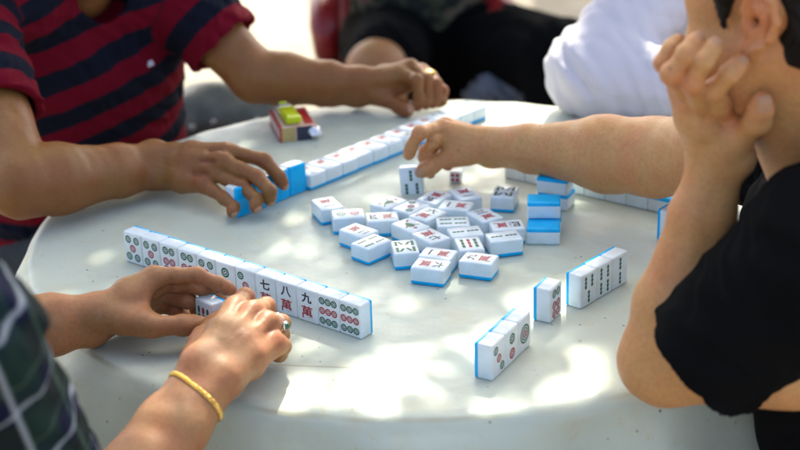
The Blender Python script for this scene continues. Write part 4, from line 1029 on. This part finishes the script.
# ---------------------------------------------------------------- 3: black shirt, near right, chin on hand
def right_person():
    org = (560, 1500, -TAB); t = empty('person', org, 'person in a black shirt resting the cheek on one hand and reaching for a tile', 'person')
    # the hand on the cheek (left)
    A1 = Soft(); wr = V(303, 1448, 262); el = V(254, 1442, 52); sh = V(390, 1335, 225)
    M0 = py(726, 119, 1444); M1 = py(705, 110, 1435); M2 = py(690, 100, 1431); M3 = py(680, 89, 1437)
    f = [[py(714, 90, 1400), py(730, 74, 1388), py(745, 59, 1394)], [py(692, 83, 1388), py(704, 61, 1380), py(718, 40, 1390)],
         [py(672, 74, 1390), py(686, 54, 1386), py(701, 35, 1398)], [py(664, 63, 1410), py(671, 50, 1411), py(682, 37, 1422)]]
    arm(A1, sh, el, wr, 50, 40, 38, 23, side=V(1, .15, 0)); A1.group([C(el+V(12, -8, -6), py(790, 362, 1365), 34, 46)], 10, 24)
    th = [py(722, 142, 1444), py(741, 134, 1436), py(757, 121, 1412), py(764, 97, 1398)]
    A1.thumb_d = V(.1, -1, .1)
    n1 = hand(A1, wr, el, [M0, M1, M2, M3], f, th, 1.08, 23, dors=V(-.3, -1, 0), nails=(0, 1, 2, 3), knuck=1, rt=1.12, kjf=3.5)
    A1.noise = wob(.9, 18, 7)
    for k in range(4):
        p = py(700, 146+k*3.2, 1400); q = py(728, 145+k*3.2, 1400); A1.dent(p+V(0, 18, 0), q+V(0, 18, 0), 1.6, .9)
    # the reaching arm (right)
    A2 = Soft(); wr2 = V(116, 2040, 62); el2 = V(318, 1890, 96); sh2 = V(478, 1665, 190)
    K0 = pz(441, 128, 88); K1 = K0+V(6, 19, -4); K2 = K0+V(14, 35, -12); K3 = K0+V(24, 48, -24)
    p0 = jt(K0, 420, 133, 42, 88); p1 = jt(p0, 411.5, 147, 25, 66); p2 = jt(p1, 407.5, 157, 19, 48)
    q0 = jt(K1, 434, 141, 42, 74); q1 = jt(q0, 426, 151, 26, 56); q2 = jt(q1, 423, 161, 20, 42)
    r0 = K2+V(-26, -16, -22); r1 = r0+V(-8, -14, -20); r2 = r1+V(6, -12, -12)
    s0 = K3+V(-18, -18, -18); s1 = s0+V(-2, -12, -13); s2 = s1+V(8, -8, -6)
    arm(A2, sh2, el2, wr2, 48, 48, 49, 27, side=V(.2, .6, -.7))
    th2 = [pz(466, 153, 56), pz(447, 157.5, 50), pz(432, 166, 42), pz(417.5, 174, 33)]
    A2.thumb_d = V(-.3, -1, .35)
    n2 = hand(A2, wr2, el2, [K0, K1, K2, K3], [[p0, p1, p2], [q0, q1, q2], [r0, r1, r2], [s0, s1, s2]], th2, 1.0, 26, dors=V(0, 0, 1), nails=(0,), rt=1.0, webk=1.1, knuck=.6)
    A2.group([E(pz(491, 160, 44), (15, 11, 10), V(1, -.6, .1))], 4, 9); A2.noise = wob(.9, 18, 9)
    f_ = nrm(V(-.74, .66, .15)); u_ = nrm(UP+V(0, -.08, 0)-f_*f_[2]); l_ = np.cross(u_, f_)
    ear = py(755, 22, 1402); c = ear-l_*79+f_*9+u_*9
    nk = V(430, 1510, 215)
    H = head_soft(c, f_, u_, sc=1.04, neck=nk, neck_r=60)
    H.group([E(py(716, 66, 1470), (34, 40, 42)), E(py(742, 84, 1468), (26, 36, 40))], 16, 22)
    H.group([C(H.P(4, 12, -66), nk+V(0, -10, 20), 54, 60)], 10, 26)
    B = Soft(); B.group(torso_prims(V(560, 1510, -230), V(460, 1500, 70), sh, sh2, 80, 80), 30)
    body_mesh('body', [(A1, 1.5, n1), (A2, 1.5, n2), (H, 1.8, []), (B, 9, [])], org, [SK_OLIVE, NAIL], t)
    hs = hair_soft(H); soft_child('hair', hs, 2.4, HAIR, org, t); eyes(H, t, org)
    J = Soft(); J.group(torso_prims(V(560, 1510, -250), V(455, 1502, 60), sh, sh2, 116, 110, 60, 66)+[C(V(452, 1600, 110), V(428, 1440, 140), 92, 84), C(V(410, 1570, 70), V(402, 1440, 96), 62, 58)]+[C(sh, nk-UP*40, 66, 62), C(sh2, nk-UP*40, 62, 62)], 34, 10)
    c1 = py(709, 356, 1396); sleeve(J, sh+V(0, 0, -6), c1, 80, 65, None, 16, 7, 26)
    c2 = V(400, 1772, 142); sleeve(J, sh2, c2, 62, 62, None, 14, 8, 22)
    f1, f2 = folds(2.8, 62, V(.4, .5, 1), 25), folds(.7, 24, V(1, .3, .5), 28); J.noise = lambda P: f1(P)+f2(P)
    soft_child('t_shirt', J, 3.6, BLACKC, org, t)
    sm_ = mat('black_magenta_shorts', (.008, .008, .01), rough=.8); n_ = sm_.node_tree; vo = N(sm_, 'ShaderNodeTexVoronoi'); vo.inputs['Scale'].default_value = 22
    tc = N(sm_, 'ShaderNodeTexCoord'); mp = N(sm_, 'ShaderNodeMapping'); mp.inputs['Scale'].default_value = (1, .45, 1); mp.inputs['Rotation'].default_value = (0, 0, .8); n_.links.new(tc.outputs['Object'], mp.inputs[0]); n_.links.new(mp.outputs[0], vo.inputs['Vector'])
    r = N(sm_, 'ShaderNodeMapRange'); r.inputs[1].default_value = .40; r.inputs[2].default_value = .44; r.inputs[3].default_value = 1; r.inputs[4].default_value = 0; n_.links.new(vo.outputs['Distance'], r.inputs[0])
    mx = N(sm_, 'ShaderNodeMix', data_type='RGBA'); mx.inputs[6].default_value = (.008, .008, .01, 1); mx.inputs[7].default_value = (.50, .004, .20, 1); n_.links.new(r.outputs[0], mx.inputs[0]); n_.links.new(mx.outputs[2], n_.nodes['Principled BSDF'].inputs['Base Color'])
    legs(t, org, V(560, 1510, -240), V(.05, -1, 0), V(230, 1400, -205), V(230, 1640, -205), V(240, 1400, -TAB), V(230, 1660, -TAB), sm_, name='shorts')
    stool((580, 1510, -245), 'red plastic stool under the person resting a cheek on one hand')
right_person()

# ---------------------------------------------------------------- 4: white shirt, far right
def white_person():
    org = (600, 2740, -TAB); t = empty('person', org, 'person in a loose white long sleeved shirt leaning on the far rim of the table', 'person')
    A1 = Soft(); wr = V(455, 2292, 40); el = V(300, 2345, 54); sh = V(485, 2550, 225)
    K = [V(488, 2266, 54), V(496, 2284, 50), V(500, 2302, 42), V(500, 2318, 32)]
    f = [[K[0]+V(34, -18, 2), K[0]+V(50, -32, -16), K[0]+V(56, -40, -30)], [K[1]+V(38, -10, 2), K[1]+V(56, -20, -14), K[1]+V(62, -28, -28)], [K[2]+V(36, -4, 0), K[2]+V(54, -10, -12), K[2]+V(60, -18, -22)], [K[3]+V(28, 0, -2), K[3]+V(42, -4, -8), K[3]+V(50, -10, -14)]]
    arm(A1, sh, el, wr, 44, 38, 40, 25, side=V(.2, .9, -.3)); n1 = hand(A1, wr, el, K, f, [V(468, 2266, 40), V(486, 2244, 34), V(508, 2234, 26), V(526, 2230, 20)], 1., 25, dors=V(0, -.2, 1), nails=(0, 1, 2, 3, 4))
    A2 = Soft(); sh2 = V(810, 2590, 250); el2 = V(830, 2430, 60); wr2 = V(640, 2330, 40); arm(A2, sh2, el2, wr2, 44, 38, 40, 25, side=V(.4, -.4, -.5))
    K2 = [V(600, 2300, 52), V(588, 2315, 50), V(578, 2332, 44), V(572, 2348, 36)]
    f2 = [[k+V(-26, -22, 2), k+V(-38, -32, -16), k+V(-42, -36, -28+4*i)] for i, k in enumerate(K2)]
    n2 = hand(A2, wr2, el2, K2, f2, [V(632, 2305, 36), V(622, 2282, 28), V(606, 2270, 20), V(592, 2264, 16)], 1., 25, dors=V(0, 0, 1), nails=(1, 2, 3, 4))
    nk = V(600, 2620, 290); H = head_soft(V(580, 2560, 420), V(-.25, -.85, -.45), neck=nk); B = Soft(); B.group(torso_prims(V(600, 2740, -230), V(600, 2660, 120), sh2, sh, 80, 80), 30)
    body_mesh('body', [(A1, 2.2, n1), (A2, 2.2, n2), (H, 3, []), (B, 9, [])], org, [SK_LIGHT, NAIL], t)
    soft_child('hair', hair_soft(H), 4, HAIR, org, t); eyes(H, t, org)
    J = Soft(); J.group(torso_prims(V(600, 2745, -250), V(595, 2655, 110), sh2, sh, 112, 108, 62, 66)+[C(sh, nk-UP*30, 64, 60), C(sh2, nk-UP*30, 64, 60)], 34, 10)
    J.group([C(sh, el+V(-6, 6, 8), 78, 62)], 14, 40); c1 = el+(wr-el)*.88+UP*4; sleeve(J, el+V(-6, 0, 8), c1, 62, 50, None, 18, 8, 30)
    J.group([C(sh2, el2, 66, 56)], 14, 30); c2 = el2+(wr2-el2)*.84; sleeve(J, el2, c2, 58, 48, None, 18, 8, 22)
    rg = lambda amp, wl, ax_, sd__: (lambda f: (lambda P: amp*(1-2*np.abs(f(P)))))(folds(1, wl, ax_, sd__))
    f1, f2_, f3 = rg(2.4, 120, V(.9, .1, .5), 35), rg(2.0, 90, V(.3, .5, .8), 38), rg(.7, 46, V(.6, 1, -.5), 39); J.noise = lambda P: f1(P)+f2_(P)+f3(P)
    soft_child('shirt', J, 4, WHITE, org, t)
    legs(t, org, V(600, 2745, -250), V(1, .1, 0), V(700, 2350, -210), V(480, 2330, -210), V(690, 2330, -TAB), V(470, 2310, -TAB), JEANS)
    stool((600, 2765, -255), 'red plastic stool under the person in the white shirt')
white_person()

# ---------------------------------------------------------------- 5: the onlooker in black shorts
def onlooker():
    org = (70, 3640, -TAB); t = empty('person', org, 'person in black shorts sitting back from the far side of the table', 'person')
    pel = V(80, 3640, -270); kL = V(335, 3230, -185); kR = V(-38, 3190, -190)
    sh, sh2 = V(-90, 3620, 210), V(260, 3620, 210)
    B = Soft(); B.group(torso_prims(pel, V(85, 3620, 80), sh2, sh, 88, 88), 30)
    for k, fo in ((kL, V(335, 3180, -TAB+70)), (kR, V(-20, 3140, -TAB+70))): B.group([C((pel+V(85 if k[0] > 80 else -85, 0, 0))*.6+k*.4, k, 68, 60), C(k, k*.5+fo*.5, 60, 52), C(k*.5+fo*.5, fo, 52, 36)], 14, 20); B.group([C(fo, fo+V(0, -60, -40), 36, 34)], 10, 10)
    A1 = Soft(); el, wr = V(-190, 3520, 20), V(20, 3440, 60); arm(A1, sh, el, wr, 46, 40, 40, 25); K = [V(100, 3430, 92), V(104, 3426, 72), V(104, 3428, 52), V(98, 3432, 34)]
    n1 = hand(A1, wr, el, K, [[k+V(40, 10, -4), k+V(64, 16, -8), k+V(80, 24, -12)] for k in K], [V(40, 3440, 84), V(70, 3434, 104), V(92, 3430, 120), V(108, 3430, 132)], 1., 25, dors=V(0, -1, 0))
    A2 = Soft(); el, wr = V(350, 3520, 20), V(160, 3470, 0); arm(A2, sh2, el, wr, 46, 40, 40, 25); K = [V(78, 3470, 30), V(74, 3466, 12), V(74, 3468, -6), V(80, 3472, -22)]
    n2 = hand(A2, wr, el, K, [[k+V(-40, 10, -4), k+V(-64, 16, -8), k+V(-80, 24, -12)] for k in K], [V(138, 3470, 24), V(108, 3464, 44), V(86, 3460, 60), V(70, 3460, 72)], 1., 25, dors=V(0, -1, 0))
    nk = V(85, 3620, 260); H = head_soft(V(85, 3590, 400), V(-.1, -.9, -.4), neck=nk)
    body_mesh('body', [(A1, 3, []), (A2, 3, []), (H, 4, []), (B, 5, [])], org, [SK_TAN, NAIL], t)
    soft_child('hair', hair_soft(H), 5, HAIR, org, t); eyes(H, t, org)
    J = Soft(); J.group(torso_prims(pel+V(0, 0, 30), V(85, 3615, 70), sh2, sh, 118, 112, 62, 66)+[C(sh, nk-UP*30, 64, 60), C(sh2, nk-UP*30, 64, 60)], 34, 10)
    sleeve(J, sh, sh*.35+V(-190, 3520, 20)*.65, 66, 62, None, 14, 9, 22); sleeve(J, sh2, sh2*.35+V(350, 3520, 20)*.65, 66, 62, None, 14, 9, 22); J.noise = folds(3, 60, V(.4, .2, 1), 45)
    cm = mat('camouflage', (.03, .035, .025), rough=.85); n_ = cm.node_tree; tc = N(cm, 'ShaderNodeTexCoord'); vo = N(cm, 'ShaderNodeTexNoise'); vo.inputs['Scale'].default_value = 22; vo.inputs['Detail'].default_value = 2; n_.links.new(tc.outputs['Object'], vo.inputs['Vector'])
    cr = N(cm, 'ShaderNodeValToRGB'); cr.color_ramp.interpolation = 'CONSTANT'; e = cr.color_ramp.elements; e[0].color = (.012, .014, .012, 1); e[1].position = .48; e[1].color = (.05, .06, .03, 1)
    x = e.new(.55); x.color = (.15, .12, .09, 1); x = e.new(.62); x.color = (.22, .05, .045, 1); n_.links.new(vo.outputs['Fac'], cr.inputs[0]); n_.links.new(cr.outputs[0], n_.nodes['Principled BSDF'].inputs['Base Color'])
    soft_child('shirt', J, 6, cm, org, t)
    Q = Soft(); Q.group([C(pel-V(80, 0, 0), pel+V(80, 0, 0), 118, 118)], 10, 20)
    Q.group([C(pel+V(85, 0, 0), kL+V(0, -6, 0), 112, 82), C(kL+V(0, -6, 0), kL+V(0, -40, -150), 80, 72)], 14, 40); Q.group([C(pel+V(-85, 0, 0), kR+(pel-kR)*.22+V(-6, 0, 6), 112, 84)], 14, 50)
    ax = nrm(kR-pel)
    Q.noise = folds(4, 60, V(.5, .5, .5), 50); soft_child('shorts', Q, 6, BLACKC, org, t)
    for x in (-20, 335):
        d = V(0, -1, 0); b = Soft(); b.group([E(V(x, 3110, -TAB+36), (125, 46, 36), d, UP), E(V(x, 3160, -TAB+50), (50, 42, 52), d, UP)], 14); b.cuts.append(lambda P: -(P[:, 2]+TAB+1)); soft_child('shoe', b, 6, LEATHER, org, t)
onlooker()
def towel():
    c = py(496, 88, 3330); s = Soft(); s.group([E(c, (52, 40, 34)), E(c+V(-30, 10, -24), (44, 40, 30)), E(c+V(38, 0, -20), (44, 38, 34))], 16); s.noise = folds(5, 36, V(1, .3, .6), 60)
    o = soft_child('towel', s, 4, mat('blue_grey_cloth', (.20, .23, .30), rough=.9, noise=.3, nscale=40), tuple(c-UP*34), None); tag(o, 'grey blue towel bunched on the seat between the knees of the onlooker', 'towel')
towel()
def red_chair():
    c = V(80, 3700, -TAB); t = empty('armchair', tuple(c), 'red plastic armchair under the onlooker in black shorts', 'chair'); o = tuple(c)
    def slab(name, pts, th, parent=t):
        pts = np.array(pts, float); nu, nv = pts.shape[:2]; b = MB(); vs = list(pts.reshape(-1, 3)); k = len(vs)
        n_ = np.cross(pts[1, 0]-pts[0, 0], pts[0, 1]-pts[0, 0]); n_ = nrm(n_)*th; vs += [v-n_ for v in vs]; fs = []
        for i in range(nu-1):
            for j in range(nv-1): a = i*nv+j; fs += [(a, a+1, a+nv+1, a+nv), (k+a, k+a+nv, k+a+nv+1, k+a+1)]
        for i in range(nu-1): fs += [(i*nv, (i+1)*nv, k+(i+1)*nv, k+i*nv), (i*nv+nv-1, k+i*nv+nv-1, k+(i+1)*nv+nv-1, (i+1)*nv+nv-1)]
        for j in range(nv-1): fs += [(j, k+j, k+j+1, j+1), ((nu-1)*nv+j, (nu-1)*nv+j+1, k+(nu-1)*nv+j+1, k+(nu-1)*nv+j)]
        b.add(vs, fs); return b.build(name, REDPL, o, parent, bevel=4)
    slab('seat', [[V(40+x*178, 3460+y*420, -372-14*math.sin(y*3.14)) for y in np.linspace(0, 1, 6)] for x in np.linspace(-1, 1, 6)], 14)
    for k in range(7): x = -156+52*k; b = MB(); b.tube([V(40+x, 3870+z*.22-.0008*x*x, -370+z) for z in np.linspace(0, 470-abs(x)*.25, 8)], 19, 8); b.build('back_slat', REDPL, o, t)
    b = MB(); b.tube([V(40+x, 3975-.0008*x*x, 105-abs(x)*.25) for x in np.linspace(-172, 172, 12)], 26, 10); b.build('top_rail', REDPL, o, t)
    for s in (-1, 1):
        b = MB(); b.tube([V(40+s*188, 3940, -110), V(40+s*192, 3780, -140), V(40+s*192, 3560, -150), V(40+s*190, 3450, -165), V(40+s*186, 3420, -230)], [28, 34, 36, 34, 26], 10); b.build('armrest', REDPL, o, t)
        for y, r in ((3440, 30), (3900, 30)): b = MB(); b.tube([V(40+s*184, y, -200 if y < 3500 else -130), V(40+s*186, y, -380), V(40+s*206, y+(-25 if y < 3500 else 40), -TAB)], [24, 28, 20], 8); b.build('leg', REDPL, o, t)
    b = MB(); b.tube([V(-140, 3420, -250), V(-146, 3500, -262), V(-146, 3590, -262)], 9, 8); b.build('bracket', CHROME, o, t)
red_chair()
def folding_chair():
    x0, y0 = -330, 2800; o = (x0, y0, -TAB); t = empty('folding_stool', o, 'metal framed folding stool with a dark red seat behind the striped jersey', 'stool')
    for s in (-1, 1):
        b = MB(); b.tube([V(x0+s*150, y0-150, -TAB), V(x0+s*150, y0+150, -240)], 12, 10); b.build('leg', CHROME, o, t)
        b = MB(); b.tube([V(x0+s*135, y0+150, -TAB), V(x0+s*135, y0-150, -240)], 12, 10); b.build('leg', CHROME, o, t)
    b = MB(); b.box(V(x0, y0, -226), (340, 320, 34)); b.build('seat', REDPL, o, t, bevel=14, seg=3)
    g = mat('grey_bag', (.11, .115, .10), rough=.5, noise=.4, nscale=30)
    s = Soft(); c = V(x0+30, y0+10, -150); s.group([E(c, (110, 80, 60)), E(c+V(60, -10, -14), (70, 66, 40)), E(c+V(-40, 0, 30), (60, 50, 30))], 24); s.noise = wob(4, 30, 71)
    ob = soft_child('handbag', s, 4, g, tuple(c-UP*58), None); tag(ob, 'grey handbag with metal fittings lying on the folding stool', 'handbag')
    for k in range(5):
        q = MB(); a = V(x0-30+38*k, y0-66, -140+8*(k % 2)); q.tube([a+V(4*math.cos(z), -1, 4*math.sin(z)) for z in np.linspace(0, 6.28, 13)[:-1]], 1.8, 6, closed=True)
        q.build('buckle', CHROME, tuple(c-UP*58), ob)
folding_chair()
